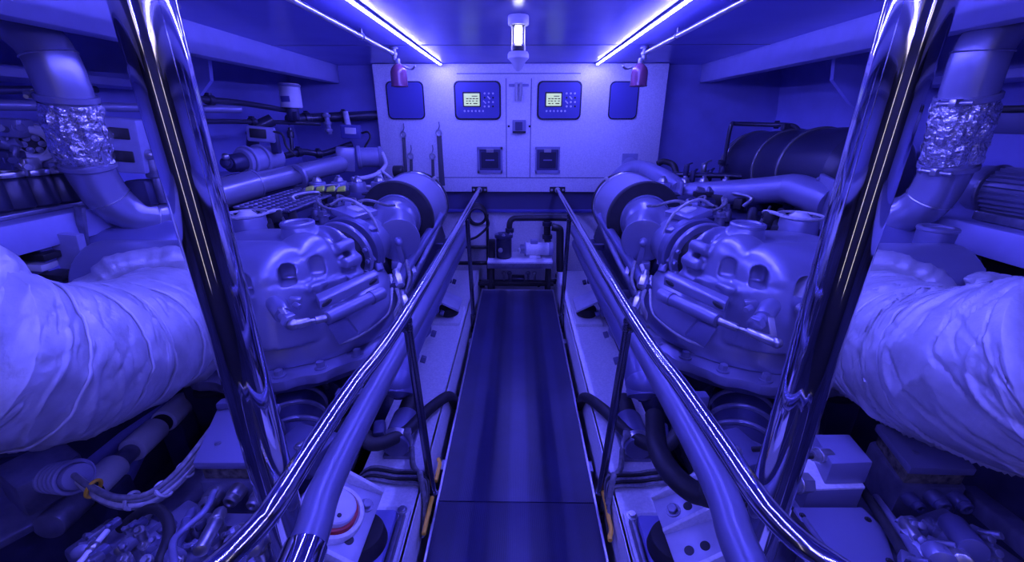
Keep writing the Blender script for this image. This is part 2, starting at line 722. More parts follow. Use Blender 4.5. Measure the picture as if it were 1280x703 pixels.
# ---- suppression pipes with red nozzles
for s, lab in ((-1, 'thin ceiling pipe with a red hanging nozzle left of the lamp'),
               (1, 'thin ceiling pipe with a red hanging nozzle right of the lamp')):
    X, Z, Y = s * .86, 1.925, 3.2
    t = thing('fire_nozzle_pipe', lab, 'fire nozzle', (X, Y, Z), 'fire suppression pipes under the ceiling')
    m = MB()
    m.tube([(X, -1.8, Z), (X, Y + .02, Z)], .0125, 12, 1)
    m.build('pipe', M['steel'], t)
    for y in (.4, 1.5, 2.6):
        m = MB()
        m.torus((X, y, Z), (0, 1, 0), .0145, .004, 16, 6)
        m.span((X - .004, y - .008, Z + .012), (X + .004, y + .008, CZ), .001)
        m.build('bracket', M['dull'], t)
    m = MB()
    m.cyl((X, Y + .03, Z - .045), (X, Y + .03, CZ - .005), .016, None, 14, .003)
    m.cyl((X, Y - .01, Z), (X, Y + .05, Z), .019, None, 14, .003)
    m.cyl((X, Y + .03, CZ - .012), (X, Y + .03, CZ), .03, None, 18, .003)
    m.build('tee', M['dull'], t)
    m = MB()
    c = V((X + s * -.02, Y + .03, Z - .06))
    m.cyl((c.x, c.y, c.z + .03), (c.x, c.y, c.z - .01), .018, None, 6)
    m.build('union', M['dull'], t)
    m = MB()
    m.lathe([(0, .014), (.012, .030), (.03, .047), (.05, .055), (.07, .057), (.135, .057), (.142, .060), (.148, .058), (.148, .045), (.13, .042)],
            (c.x, c.y, c.z), (0, 0, -1), 28)
    m.build('nozzle', M['nozzle'], t)
    m = MB()
    m.tube([(c.x, c.y, c.z + .02), (c.x - s * .0, c.y + .06, c.z + .0), (c.x - s * .07, c.y + .09, c.z - .025), (c.x - s * .11, c.y + .05, c.z - .01)], .008, 10)
    m.build('cable', M['hose'], t)

# ---- hanging lamp
y = 2.31
c = P(648, 30, y=y)
X = c.x
t = thing('jar_lamp', 'glass jar lamp with a lit white tube hanging from the ceiling centre', 'lamp', (X, y, CZ))
zz = lambda v: P(648, v, y=y).z
m = MB()
m.cyl((X, y, zz(32)), (X, y, CZ), .050, None, 28, .006)
m.build('cap', M['white'], t)
m = MB()
m.lathe([(0, .034), (.02, .038), (zz(32) - zz(58), .038), (zz(32) - zz(58), .035), (.02, .035), (.003, .03)], (X, y, zz(32)), (0, 0, -1), 24)
m.build('jar', M['glass'], t)
m = MB()
m.cyl((X, y, zz(55)), (X, y, zz(33)), .019, None, 20, .006)
m.build('tube', M['tube'], t)
m = MB()
m.cyl((X, y, zz(65)), (X, y, zz(58)), .030, None, 24, .004)
m.build('collar', M['black'], t)
m = MB()
m.lathe([(0, .02), (.004, .046), (.014, .052), (.032, .052), (.038, .046), (.05, .034), (.075, .022), (.088, .008)], (X, y, zz(64)), (0, 0, -1), 28)
m.build('reflector', M['white'], t)
m = MB()
for k in range(4):
    a = math.pi / 4 + k * math.pi / 2
    dx, dy = .044 * math.cos(a), .044 * math.sin(a)
    m.tube([(X + dx, y + dy, zz(31)), (X + dx, y + dy, zz(66))], .0022, 6, 1)
m.build('guard', M['steel'], t)

# ---- ceiling junction plate at the upper left
c = P(205, 2, z=CZ)
t = thing('ceiling_speaker', 'dark round fitting on the ceiling beside the left pole', 'ceiling fitting', (c.x, c.y, CZ))
m = MB()
m.cyl((c.x, c.y, CZ - .02), (c.x, c.y, CZ), .055, None, 28, .006)
m.build('rim', M['dull'], t)
m = MB()
m.cyl((c.x, c.y, CZ - .024), (c.x, c.y, CZ - .018), .042, None, 28, .002)
m.build('grille', M['black'], t)

# ---- the two tall poles
for s, lab in ((-1, 'tall polished steel pole left of the walkway, in front of the left engine'),
               (1, 'tall polished steel pole right of the walkway, in front of the right engine')):
    X = -.583 if s < 0 else .608
    t = thing('support_pole', lab, 'pole', (X, .75, .1), 'polished support poles')
    m = MB()
    m.tube([(X, .75, .10), (X, .75, CZ)], .044, 48, 1)
    m.build('shaft', M['chrome'], t)
    m = MB()
    m.cyl((X, .75, CZ - .012), (X, .75, CZ), .075, None, 36, .004)
    m.build('top_flange', M['steel'], t)
    m = MB()
    m.cyl((X, .75, .10), (X, .75, .115), .08, None, 36, .004)
    for k in range(4):
        a = k * math.pi / 2 + .78
        m.bolt((X + .062 * math.cos(a), .75 + .062 * math.sin(a), .115), (0, 0, 1), .007, .008)
    m.build('base_flange', M['steel'], t)

# ---- handrails
RZ = .864
for s in (-1, 1):
    if s < 0:
        px = [(599, 238), (520, 372), (440, 485), (385, 567)]
        tail = [P(350, 622, z=RZ - .005), P(330, 650, z=RZ - .02), P(300, 682, z=RZ - .035), P(262, 715, z=RZ - .05), P(190, 770, z=RZ - .06)]
        st = [(520, 385, 541, 618), (583, 268, 590, 395)]
        lab = 'polished handrail on the left of the walkway, bending outward near the viewer'
    else:
        px = [(697, 238), (775, 372), (858, 492), (905, 560)]
        tail = [P(940, 612, z=RZ - .005), P(965, 644, z=RZ - .02), P(998, 676, z=RZ - .035), P(1040, 706, z=RZ - .05), P(1120, 760, z=RZ - .06)]
        st = [(773, 388, 752, 618), (708, 268, 701, 395)]
        lab = 'polished handrail on the right of the walkway, bending outward near the viewer'
    t = thing('handrail', lab, 'handrail', P(px[1][0], px[1][1], z=.0), 'handrails of the walkway')
    pts = [P(u, v, z=RZ) for u, v in px]
    pts[0] = V((pts[0].x, BY + .004, RZ))
    m = MB()
    e_ = tail[-1]
    tail += [e_ + V((s * .10, -.04, -.05)), e_ + V((s * .16, -.06, -.18)), V((e_.x + s * .17, e_.y - .06, .45)), V((e_.x + s * .17, e_.y - .06, .05))]
    m.tube(pts + tail, .021, 24, 8)
    m.build('rail', M['rail'], t)
    # wall plate
    m = MB()
    m.span((pts[0].x - .075, BY - .012, RZ - .03), (pts[0].x + .075, BY, RZ + .03), .003)
    m.build('wall_plate', M['black'], t)
    for q in (-.055, .055):
        m = MB()
        m.bolt((pts[0].x + q, BY - .012, RZ), (0, -1, 0), .008, .008)
        m.build('bolt', M['steel'], t)
    m = MB()
    m.cyl((pts[0].x, BY - .05, RZ), (pts[0].x, BY - .01, RZ), .026, None, 24, .003)
    m.build('socket', M['steel'], t)
    ys = P(st[0][2], st[0][3], z=.0).y, P(st[1][2], st[1][3], z=.0).y

    def rail_at(y):
        a = pts
        for i in range(len(a) - 1):
            if (a[i].y - y) * (a[i + 1].y - y) <= 0:
                f = (y - a[i].y) / (a[i + 1].y - a[i].y)
                return a[i].lerp(a[i + 1], f)
        return a[-1]
    for y in ys:
        q = rail_at(y)
        q = V((q.x, q.y, RZ))
        bx = s * .361
        so = MB()
        so.tube([(bx, y, -.12), (bx, y, .02), (q.x, y, RZ - .01)], .0165, 18, 1)
        ob = so.build('stanchion', M['chrome'] if False else M['dull_post'], t)
        m = MB()
        m.cyl((q.x, y, RZ - .075), (q.x, y, RZ - .055), .0205, None, 20, .003)
        m.cyl((q.x, y, RZ - .045), (q.x, y, RZ - .028), .0205, None, 20, .003)
        m.build('collar', M['dull_post'], ob)
        m = MB()
        m.cyl((bx, y, -.11), (bx, y, .015), .0215, None, 20, .003)
        m.span((bx - .02, y - .03, -.14), (bx + .02, y + .03, -.10), .003)
        m.build('foot', M['dull_post'], ob)

# ---- equipment on the bulkhead panel
W = lambda u, v, o=0.0: P(u, v, y=BY) + V((0, -o, 0))


def rrect(u0, v0, u1, v1, r, o):
    """rounded rectangle on the panel, o proud of it"""
    a, b = W(u0, v1), W(u1, v0)
    pts = []
    for cx, cz, a0 in ((b.x - r, b.z - r, 0), (a.x + r, b.z - r, 90), (a.x + r, a.z + r, 180), (b.x - r, a.z + r, 270)):
        for k in range(5):
            g = R(a0 + k * 22.5)
            pts.append((cx + r * math.cos(g), BY - o, cz + r * math.sin(g)))
    return pts


def plate(mb, u0, v0, u1, v1, r, o0, o1):
    mb.prism(rrect(u0, v0, u1, v1, r, o0), (0, -(o1 - o0), 0))
    return mb


for (u0, u1, lab) in ((570, 625, 'engine display with a lit screen and keypad, left of the two'),
                      (672, 727, 'engine display with a lit screen and keypad, right of the two')):
    t = thing('engine_display', lab, 'control panel', W((u0 + u1) / 2, 149), 'engine displays on the bulkhead')
    m = MB()
    plate(m, u0 - 1, 101, u1 + 1, 150, .045, -.002, .010)
    m.build('gasket', M['black'], t)
    m = MB()
    plate(m, u0 + 1, 103, u1 - 1, 148, .04, .008, .016)
    m.build('face_plate', M['panel_blue'], t)
    m = MB()
    plate(m, u0 + 9, 115, u0 + 31, 134, .008, .014, .022)
    m.build('bezel', M['black'], t)
    m = MB()
    plate(m, u0 + 10.5, 117, u0 + 29.5, 132.5, .004, .02, .0235)
    sc_ = m.build('screen', M['screen'], t)
    m = MB()
    for (a, b, c2, d) in ((20, 120, 27, 121), (13, 123, 16, 124.2), (17, 123, 20, 124.2), (21, 123, 24, 124.2), (25, 123, 28, 124.2),
                          (13, 126, 15, 127), (16, 126, 19, 127), (20.5, 126, 23, 127), (25, 126, 27.5, 127), (13, 129, 16, 130.2), (17.5, 129, 19.5, 130.2), (22, 129, 27, 130.2)):
        plate(m, u0 + a, b, u0 + c2, d, .001, .0232, .0245)
    m.build('readout', M['ink'], sc_)
    for r_ in range(4):
        for c_ in range(3):
            m = MB()
            uu, vv = u0 + 36 + c_ * 5.2, 117 + r_ * 5.4
            a = W(uu, vv)
            if (r_, c_) in ((1, 1), (2, 0)):
                m.box((a.x, BY - .02, a.z), (.034, .012, .010), (0, R(45), 0), .003)
            else:
                m.cyl((a.x, BY - .012, a.z), (a.x, BY - .024, a.z), .0085, None, 12, .003)
            m.build('key', M['button'] if (r_, c_) not in ((1, 0), (1, 2), (3, 2)) else M['black'], t)
    for c_ in range(6):
        m = MB()
        a = W(u0 + 11 + c_ * 4.6, 139)
        m.cyl((a.x, BY - .012, a.z), (a.x, BY - .024, a.z), .0085, None, 12, .003)
        m.build('key', M['button'], t)

for (u0, u1, lab) in ((487, 528, 'blank dark cover plate behind the left red nozzle'),
                      (760, 799, 'blank dark cover plate behind the right red nozzle')):
    t = thing('cover_plate', lab, 'cover plate', W((u0 + u1) / 2, 149), 'blank cover plates on the bulkhead')
    m = MB()
    plate(m, u0 - .8, 101.5, u1 + .8, 149.5, .045, -.002, .008)
    m.build('gasket', M['black'], t)
    m = MB()
    plate(m, u0 + .8, 103, u1 - .8, 148, .04, .006, .013)
    m.build('plate', M['panel_blue'], t)

for (u0, u1, lab) in ((597, 628, 'recessed dark hatch box low on the bulkhead, under the left engine display'),
                      (669, 700, 'recessed dark hatch box low on the bulkhead, under the right engine display')):
    t = thing('hatch_box', lab, 'hatch', W((u0 + u1) / 2, 217), 'small hatch boxes on the bulkhead')
    m = MB()
    for a in ((u0, 183.5, u1, 187), (u0, 213, u1, 216.5), (u0, 183.5, u0 + 2, 216.5), (u1 - 2, 183.5, u1, 216.5)):
        plate(m, *a, .002, -.002, .016)
    m.build('frame', M['grey'], t)
    m = MB()
    plate(m, u0 + 1.6, 186.6, u1 - 1.6, 213.4, .004, -.002, .006)
    m.build('recess', M['dark_band'], t)
    m = MB()
    plate(m, u0 + 5, 190, u1 - 5, 210, .008, .004, .014)
    m.build('flap', M['tank'], t)
    m = MB()
    plate(m, u0 + 11, 186, u1 - 11, 190.5, .003, .004, .02)
    m.build('latch', M['steel'], t)
    m = MB()
    plate(m, u0 + 10, 199.5, u1 - 10, 200.8, .002, .013, .018)
    m.build('pull', M['grey'], t)

# switch
t = thing('switch_box', 'small square switch box between and below the two engine displays', 'switch', W(649, 166))
m = MB()
plate(m, 640.5, 150, 657.5, 166.5, .006, -.002, .03)
m.build('housing', M['grey'], t)
m = MB()
plate(m, 644, 152.5, 653, 163, .004, .028, .042)
m.build('rocker', M['dark_band'], t)
m = MB()
plate(m, 641, 164, 657, 166.5, .003, .02, .036)
m.build('base_edge', M['black'], t)
for u in (636, 662):
    m = MB()
    a = W(u, 158)
    m.bolt((a.x, BY, a.z), (0, -1, 0), .007, .006)
    m.build('screw', M['black'], t)

# hinge bracket between displays
t = thing('wall_bracket', 'small pale T shaped bracket on the bulkhead under the lamp', 'bracket', W(648, 128))
m = MB()
plate(m, 636, 105, 661, 108.5, .006, -.002, .012)
m.build('crossbar', M['grey'], t)
for u in (644.5, 650.5):
    m = MB()
    a, b = W(u + .8, 103), W(u + .8, 127)
    m.cyl((a.x, BY - .014, a.z), (b.x, BY - .014, b.z), .013, None, 16, .006)
    m.build('arm', M['panel_grey'], t)

# straps hanging on hooks
straps = [(505, 168, 194, 4.5, 508, 'dark strap with an eyelet hanging leftmost on the bulkhead'),
          (514, 195, 208, 4, 515, 'short dark strap hanging right of the leftmost strap on the bulkhead'),
          (541, 195, 212, 4, 542, 'short dark strap hanging left of the longest strap on the bulkhead'),
          (549, 166, 232, 7, 553, 'longest dark strap hanging on the bulkhead, above the left air filter')]
for u, v0, v1, wd, ub, lab in straps:
    top = W(u, v0)
    t = thing('hanging_strap', lab, 'strap', (W(ub, v1).x, BY - .02, W(ub, v1).z), 'straps hung on the bulkhead')
    m = MB()
    a = W(u, v0 - 13)
    m.tube([(a.x, BY, a.z), (a.x, BY - .02, a.z), (a.x + .004, BY - .025, a.z - .03), (top.x, BY - .02, top.z + .03)], .0045, 8)
    m.build('hook', M['dull'], t)
    m = MB()
    m.torus((top.x, BY - .022, top.z), (0, 1, 0), .024, .008, 24, 8)
    m.build('eyelet', M['steel'], t)
    m = MB()
    e = W(ub, max(v1, 225))
    n = 8
    wx = wd / 520 * 4.1 / 2
    poly = []
    p0 = V((top.x, BY - .02, top.z - .02))
    e = V((e.x, BY - .02, e.z))
    m.prism([p0 + V((-wx * .8, 0, 0)), p0 + V((wx * .8, 0, 0)), e + V((wx, 0, 0)), e + V((-wx, 0, 0))], (0, .012, 0), .003)
    m.build('webbing', M['strap'], t)

# exhaust stub box on the right of the bulkhead
t = thing('wall_duct', 'small pale pipe stub with a flange low on the bulkhead behind the right air filter', 'pipe stub', W(798, 215))
m = MB()
plate(m, 776, 192, 797, 214, .006, -.002, .02)
m.build('flange', M['grey'], t)
a = W(786, 204)
m = MB()
m.cyl((a.x, BY - .015, a.z), (a.x, BY - .20, a.z - .09), .065, None, 24, .006)
m.build('stub', M['painted'], t)

# ---- tube lamps on the wall behind the viewer (seen only as streaks in the polished poles)
for X, lab in ((-.85, 'upright warm white tube lamp on the dark wall behind the viewer, left one'), (.85, 'upright warm white tube lamp on the dark wall behind the viewer, right one')):
    t = thing('tube_lamp', lab, 'lamp', (X, -2.17, .3), 'tube lamps behind the viewer')
    m = MB()
    m.span((X - .05, -2.2, .25), (X + .05, -2.16, 1.85), .008)
    m.build('base', M['grey'], t)
    m = MB()
    m.cyl((X, -2.13, .3), (X, -2.13, 1.8), .034, None, 20, .006)
    m.build('tube', M['warm'], t)
    m = MB()
    for z in (.28, 1.82):
        m.span((X - .03, -2.17, z - .03), (X + .03, -2.10, z + .03), .006)
    m.build('holder', M['white'], t)
for X, lab in ((-.85, 'warm white tube lamp along the ceiling behind the viewer, left one'), (.85, 'warm white tube lamp along the ceiling behind the viewer, right one')):
    t = thing('tube_lamp', lab, 'lamp', (X, -1.4, CZ - .08), 'ceiling tube lamps behind the viewer')
    m = MB()
    m.span((X - .05, -2.0, CZ - .03), (X + .05, -.6, CZ), .008)
    m.build('base', M['grey'], t)
    m = MB()
    m.cyl((X, -1.95, CZ - .06), (X, -.65, CZ - .06), .03, None, 20, .006)
    m.build('tube', M['warm'], t)
    for y in (-1.96, -.64):
        m = MB()
        m.span((X - .03, y - .03, CZ - .09), (X + .03, y + .03, CZ - .025), .006)
        m.build('holder', M['white'], t)
# ================================================================= big pipes and insulated jackets
def big_pipe(name, lab, px, rad, seams, clamps, foil, extra=()):
    """px: (u, v, y) stations of the centre line; rad: radii"""
    t = thing(name, lab, 'pipe', P(*px[2][:2], y=px[2][2]) - V((0, 0, .1)), 'large engine pipes')
    pts = [P(u, v, y=y) for u, v, y in px]
    m = MB()
    m.tube(pts, rad, 40, 10)
    m.build('pipe', M['pipe'], t)
    sp = spline(pts, 10)
    rr = lerp_list(rad, len(sp))
    for f in seams:
        i = int(f * (len(sp) - 2))
        d = (sp[i + 1] - sp[i]).normalized()
        m = MB()
        m.torus(sp[i], d, rr[i] + .0005, .003, 44, 6)
        m.build('weld_seam', M['steel'], t)
    for f, w_ in clamps:
        i = int(f * (len(sp) - 2))
        d = (sp[i + 1] - sp[i]).normalized()
        m = MB()
        m.ring(sp[i] - d * w_ / 2, sp[i] + d * w_ / 2, rr[i] + .013, rr[i] - .01, 44, .004)
        ob = m.build('clamp', M['pipe'], t)
        sx = 1 if MIRROR[0] else -1
        _, a, b = basis(d)
        side_ = V((-1, -.6, 0)) if px[0][0] < 640 else V((-1, -.6, 0))
        o = (side_ - d * side_.dot(d)).normalized()
        q = sp[i] + o * (rr[i] + .018)
        tn = d.cross(o).normalized()
        m = MB()
        m.box(q, (.03, .03, .03), None, .004)
        m.cyl(q - tn * .05, q + tn * .05, .008, None, 12)
        m.bolt(q + tn * .05, tn, .011, .012)
        m.build('clamp_bolt', M['steel'], ob)
    if foil:
        a, b = (int(f * (len(sp) - 2)) for f in foil)
        m = MB()
        seg = sp[a:b + 1]
        vs, fs = [], []
        n, k = 56, 22
        L = len(seg)
        d0 = (seg[-1] - seg[0]).normalized()
        _, e1, e2 = basis(d0)
        for i in range(k + 1):
            f = i / k * (L - 1)
            j = min(int(f), L - 2)
            c = seg[j].lerp(seg[j + 1], f - j)
            r_ = rr[a] + .006 + .006 * math.sin(math.pi * i / k)
            for q in range(n):
                an = 2 * math.pi * q / n
                dr = e1 * math.cos(an) + e2 * math.sin(an)
                nn = noise.noise(dr * 3.2 + c * 14) * .016 + noise.noise(dr * 9 + c * 40) * .008
                vs.append(c + dr * (r_ + nn))
        for i in range(k):
            for q in range(n):
                q2 = (q + 1) % n
                fs.append([i * n + q, i * n + q2, (i + 1) * n + q2, (i + 1) * n + q])
        m.add(vs, fs)
        m.build('foil_wrap', M['foil'], t, 20)
    return t, sp, rr


# left pipe: down from the deck, through the foil joint, round the elbow and aft along the engine
LP = [(-70, 8, 1.80), (5, 20, 1.82), (52, 55, 1.84), (78, 105, 1.85), (97, 165, 1.87), (118, 222, 1.90), (152, 260, 1.96), (205, 270, 2.10), (262, 246, 2.44)]
t, sp, rr = big_pipe('engine_pipe', 'large satin steel elbow pipe with a foil wrapped joint, left of the left pole', LP,
                     [.088, .088, .088, .088, .088, .088, .088, .090, .092], (.30, .72, .86), ((.43, .028), (.60, .022)), (.44, .585))
# aft run of the left pipe, smaller, with its flange
m = MB()
a, b = P(262, 246, y=2.44), P(434, 203, y=3.75)
c = P(316, 231, y=2.80)
m.tube([a, c], .093, 36, 1)
m.build('pipe', M['pipe'], t)
m = MB()
m.tube([c, c + (b - c) * .04, b], [.09, .078, .072], 36, 1)
m.build('reducer', M['pipe'], t)
m = MB()
d = (b - c).normalized()
m.ring(c - d * .008, c + d * .012, .099, .07, 40, .003)
m.build('seam_band', M['pipe'], t)
q = P(371, 222, y=3.12)
m = MB()
m.ring(q - d * .012, q + d * .012, .094, .06, 40, .003)
m.span((q.x - .03, q.y - .02, q.z - .22), (q.x + .03, q.y + .02, q.z - .07), .006)
m.build('support_clamp', M['engine'], t)

# right pipe: the same on the other side
RP = [(1350, -5, 1.80), (1282, 10, 1.82), (1236, 50, 1.84), (1214, 104, 1.85), (1197, 165, 1.87), (1178, 222, 1.90), (1148, 260, 1.96), (1100, 272, 2.10), (1050, 262, 2.40)]
t2, sp2, rr2 = big_pipe('engine_pipe', 'large satin steel elbow pipe with a foil wrapped joint, right of the right pole', RP,
                        [.088, .088, .088, .088, .088, .088, .088, .090, .094], (.30, .72), ((.42, .028), (.60, .022)), (.43, .585))

# right charge pipe with square flanges
pts = [P(1040, 254, y=2.40), P(1016, 245, y=2.52), P(998, 238, y=2.62), P(990, 236, y=2.66), P(980, 236, y=2.70), P(930, 240, y=2.86), P(858, 243, y=3.10)]
t3 = thing('charge_pipe', 'pale bent charge air pipe with square flanges on top of the right engine', 'pipe', pts[3] - V((0, 0, .1)))
m = MB()
m.tube(pts, [.098, .095, .090, .085, .080], 36, 8)
m.ball(pts[-1], .080, 28)
m.build('pipe', M['painted'], t3)
m = MB()
p2 = [P(850, 240, y=3.13), P(832, 226, y=3.4), P(808, 213, y=3.72)]
m.tube(p2, [.082, .078, .074], 32, 6)
m.tube([p2[-1], P(795, 211, y=3.84), P(780, 216, y=3.9), P(768, 228, y=3.9)], [.074, .072, .07], 28, 6)
m.build('end_pipe', M['painted'], t3)
# flanges
q = P(1031, 254, y=2.40)
rot = Matrix.Rotation(R(38), 3, 'Z')
m = MB()
m.box(q, (.025, .24, .28), Matrix.Rotation(R(-6), 3, 'Z') @ Matrix.Rotation(R(8), 3, 'X'), .008)
fl = m.build('flange', M['painted'], t3)
for dy, dz in ((-.095, .12), (.095, .12), (-.095, -.12)):
    m = MB()
    o = Matrix.Rotation(R(-6), 3, 'Z') @ V((-.013, dy, dz))
    m.bolt(q + o, Matrix.Rotation(R(-6), 3, 'Z') @ V((-1, 0, 0)), .010, .01)
    m.build('bolt', M['dull'], fl)
q = P(848, 243, y=3.12)
m = MB()
m.box(P(846, 247, y=3.12), (.03, .27, .27), Matrix.Rotation(R(-12), 3, 'Z'), .01)
m.build('flange', M['painted'], t3)
m = MB()
q = P(858, 272, y=3.1)
m.box(q, (.14, .12, .10), None, .01)
m.build('bracket', M['black'], t3)


# ---- insulated jackets: a padded tube with sewn seams, gathered folds and a collar
def jacket(lab, st, rad, collar, seams, seed, label_t, flap=None, wrinkle=1.0):
    t = thing('exhaust_jacket', lab, 'insulation jacket', P(*st[1][:2], y=st[1][2]) - V((0, 0, .3)), 'insulation jackets on the exhausts')
    pts = spline([P(u, v, y=y) for u, v, y in st], 16)
    n, L = 120, len(pts)
    rr = lerp_list(rad, L)
    # frames
    fr = []
    prev = None
    u = None
    for i, p in enumerate(pts):
        tt = (pts[min(i + 1, L - 1)] - pts[max(i - 1, 0)]).normalized()
        if u is None:
            _, u, w = basis(tt)
        else:
            u = (u - tt * u.dot(tt)).normalized()
        w = tt.cross(u)
        fr.append((p, u.copy(), w.copy(), tt))

    def surf(i, an, off=0.0, fold=True):
        f = i
        j = min(int(f), L - 2)
        q = f - j
        p = fr[j][0].lerp(fr[j + 1][0], q)
        u_, w_ = fr[j][1], fr[j][2]
        d = u_ * math.cos(an) + w_ * math.sin(an)
        r = rr[j] * (1 - q) + rr[j + 1] * q
        sx = i / (L - 1)
        nn = noise.noise(V((math.cos(an) * 1.1, math.sin(an) * 1.1, sx * 3.2 + seed))) * .014
        # folds running round and along, sharper than the swell
        ca, sa = math.cos(an), math.sin(an)
        s1 = noise.noise(V((ca * .8 + sx * 9 + seed, sa * .8 + sx * 7.0, seed + sx * 4)))
        s2 = noise.noise(V((ca * 2.0 + sx * 16, sa * 2.0 - sx * 11, seed * 3.1)))
        s3 = noise.noise(V((ca * 5, sa * 5, sx * 14 + seed)))
        if fold:
            k1 = max(0, 1 - abs(s1) / .10)
            k2 = max(0, 1 - abs(s2) / .09)
            nn += wrinkle * (.010 * k1 * k1 - .009 * k2 * k2) + .003 * s3
        # the cloth is pulled in at each seam
        for sf in seams:
            dd = abs(sx - sf - .02 * math.sin(an + seed))
            nn -= .010 * math.exp(-(dd / .022) ** 2)
        return p + d * (r + nn + off)
    K = 4
    m = MB()
    vs, fs = [], []
    rows = (L - 1) * 3
    for i in range(rows + 1):
        for j in range(n):
            vs.append(surf(i / 3, 2 * math.pi * j / n))
    for i in range(rows):
        for j in range(n):
            k = (j + 1) % n
            fs.append([i * n + j, i * n + k, (i + 1) * n + k, (i + 1) * n + j])
    fs.append(list(range(n)))
    fs.append(list(range(rows * n, (rows + 1) * n)))
    m.add(vs, fs)
    m.build('cover', M['blanket'], t, 180)
    for sf in seams:
        m = MB()
        ring = []
        for j in range(73):
            an = 2 * math.pi * j / 72
            ring.append(surf((sf + .02 * math.sin(an + seed)) * (L - 1), an, .004))
        m.tube(ring, .0038, 8, 1, False)
        m.build('seam', M['seam'], t, 180)
    # collar at the engine end: a fat puckered ring
    ci, cw, cr = collar
    m = MB()
    vs, fs = [], []
    nk = 16
    nj = 144
    p, u_, w_, tt = fr[int(ci * (L - 1))]
    for j in range(nj):
        an = 2 * math.pi * j / nj
        d = u_ * math.cos(an) + w_ * math.sin(an)
        puck = noise.noise(V((math.cos(an) * 5, math.sin(an) * 5, seed + 4))) * .018 + noise.noise(V((math.cos(an) * 14, math.sin(an) * 14, seed))) * .010
        for k in range(nk):
            b = 2 * math.pi * k / nk
            q = noise.noise(V((an * 4, b * 1.5, seed))) * .008
            vs.append(p + d * (cr + puck + (.052 + q) * math.cos(b)) + tt * ((cw + q) * math.sin(b) + puck * .6))
    for j in range(nj):
        j2 = (j + 1) % nj
        for k in range(nk):
            k2 = (k + 1) % nk
            fs.append([j * nk + k, j * nk + k2, j2 * nk + k2, j2 * nk + k])
    m.add(vs, fs)
    m.build('collar', M['blanket'], t, 180)
    if flap:
        m = MB()
        fp = spline([P(u0, v0, y=y0) for u0, v0, y0 in flap[0]], 10)
        vs, fs = [], []
        n2 = 64
        rl = lerp_list(flap[1], len(fp))
        for i, p in enumerate(fp):
            tt = (fp[min(i + 1, len(fp) - 1)] - fp[max(i - 1, 0)]).normalized()
            _, u_, w_ = basis(tt)
            for j in range(n2):
                an = 2 * math.pi * j / n2
                d = u_ * math.cos(an) + w_ * math.sin(an)
                q = noise.noise(V((math.cos(an) * 2, math.sin(an) * 2, i * .12 + seed))) * .02
                q += -.012 * max(0, .2 - abs(noise.noise(V((an * 1.5, i * .25, seed))))) / .2
                vs.append(p + d * (rl[i] + q))
        for i in range(len(fp) - 1):
            for j in range(n2):
                k = (j + 1) % n2
                fs.append([i * n2 + j, i * n2 + k, (i + 1) * n2 + k, (i + 1) * n2 + j])
        fs.append(list(range(n2)))
        fs.append(list(range((len(fp) - 1) * n2, len(fp) * n2)))
        m.add(vs, fs)
        m.build('sleeve', M['blanket'], t, 180)
        m = MB()
        tt = (fp[-1] - fp[-2]).normalized()
        m.torus(fp[-1] - tt * .02, tt, rl[-1] + .004, .010, 60, 8)
        m.build('hem', M['seam'], t, 180)
    return t


jacket('padded cloth exhaust jacket with sewn seams, left of the left pole',
       [(210, 390, 1.62), (203, 402, 1.42), (170, 426, 1.20), (108, 446, 1.02), (40, 456, .88), (-60, 450, .76)], [.20, .210, .214, .212, .205, .20],
       (.17, .060, .232), (.42, .54, .68, .86), 3.3, None,
       ([(-170, 310, .78), (-75, 362, .84), (4, 408, .89)], [.14, .13, .12]), .7)
jacket('padded cloth exhaust jacket with deep folds and sewn seams, right of the right pole',
       [(1076, 396, 1.62), (1086, 408, 1.42), (1122, 434, 1.20), (1184, 458, 1.03), (1258, 470, .88), (1370, 468, .76)], [.20, .212, .218, .222, .218, .22],
       (.17, .060, .234), (.42, .48, .70), 11.7, None, None, 1.2)
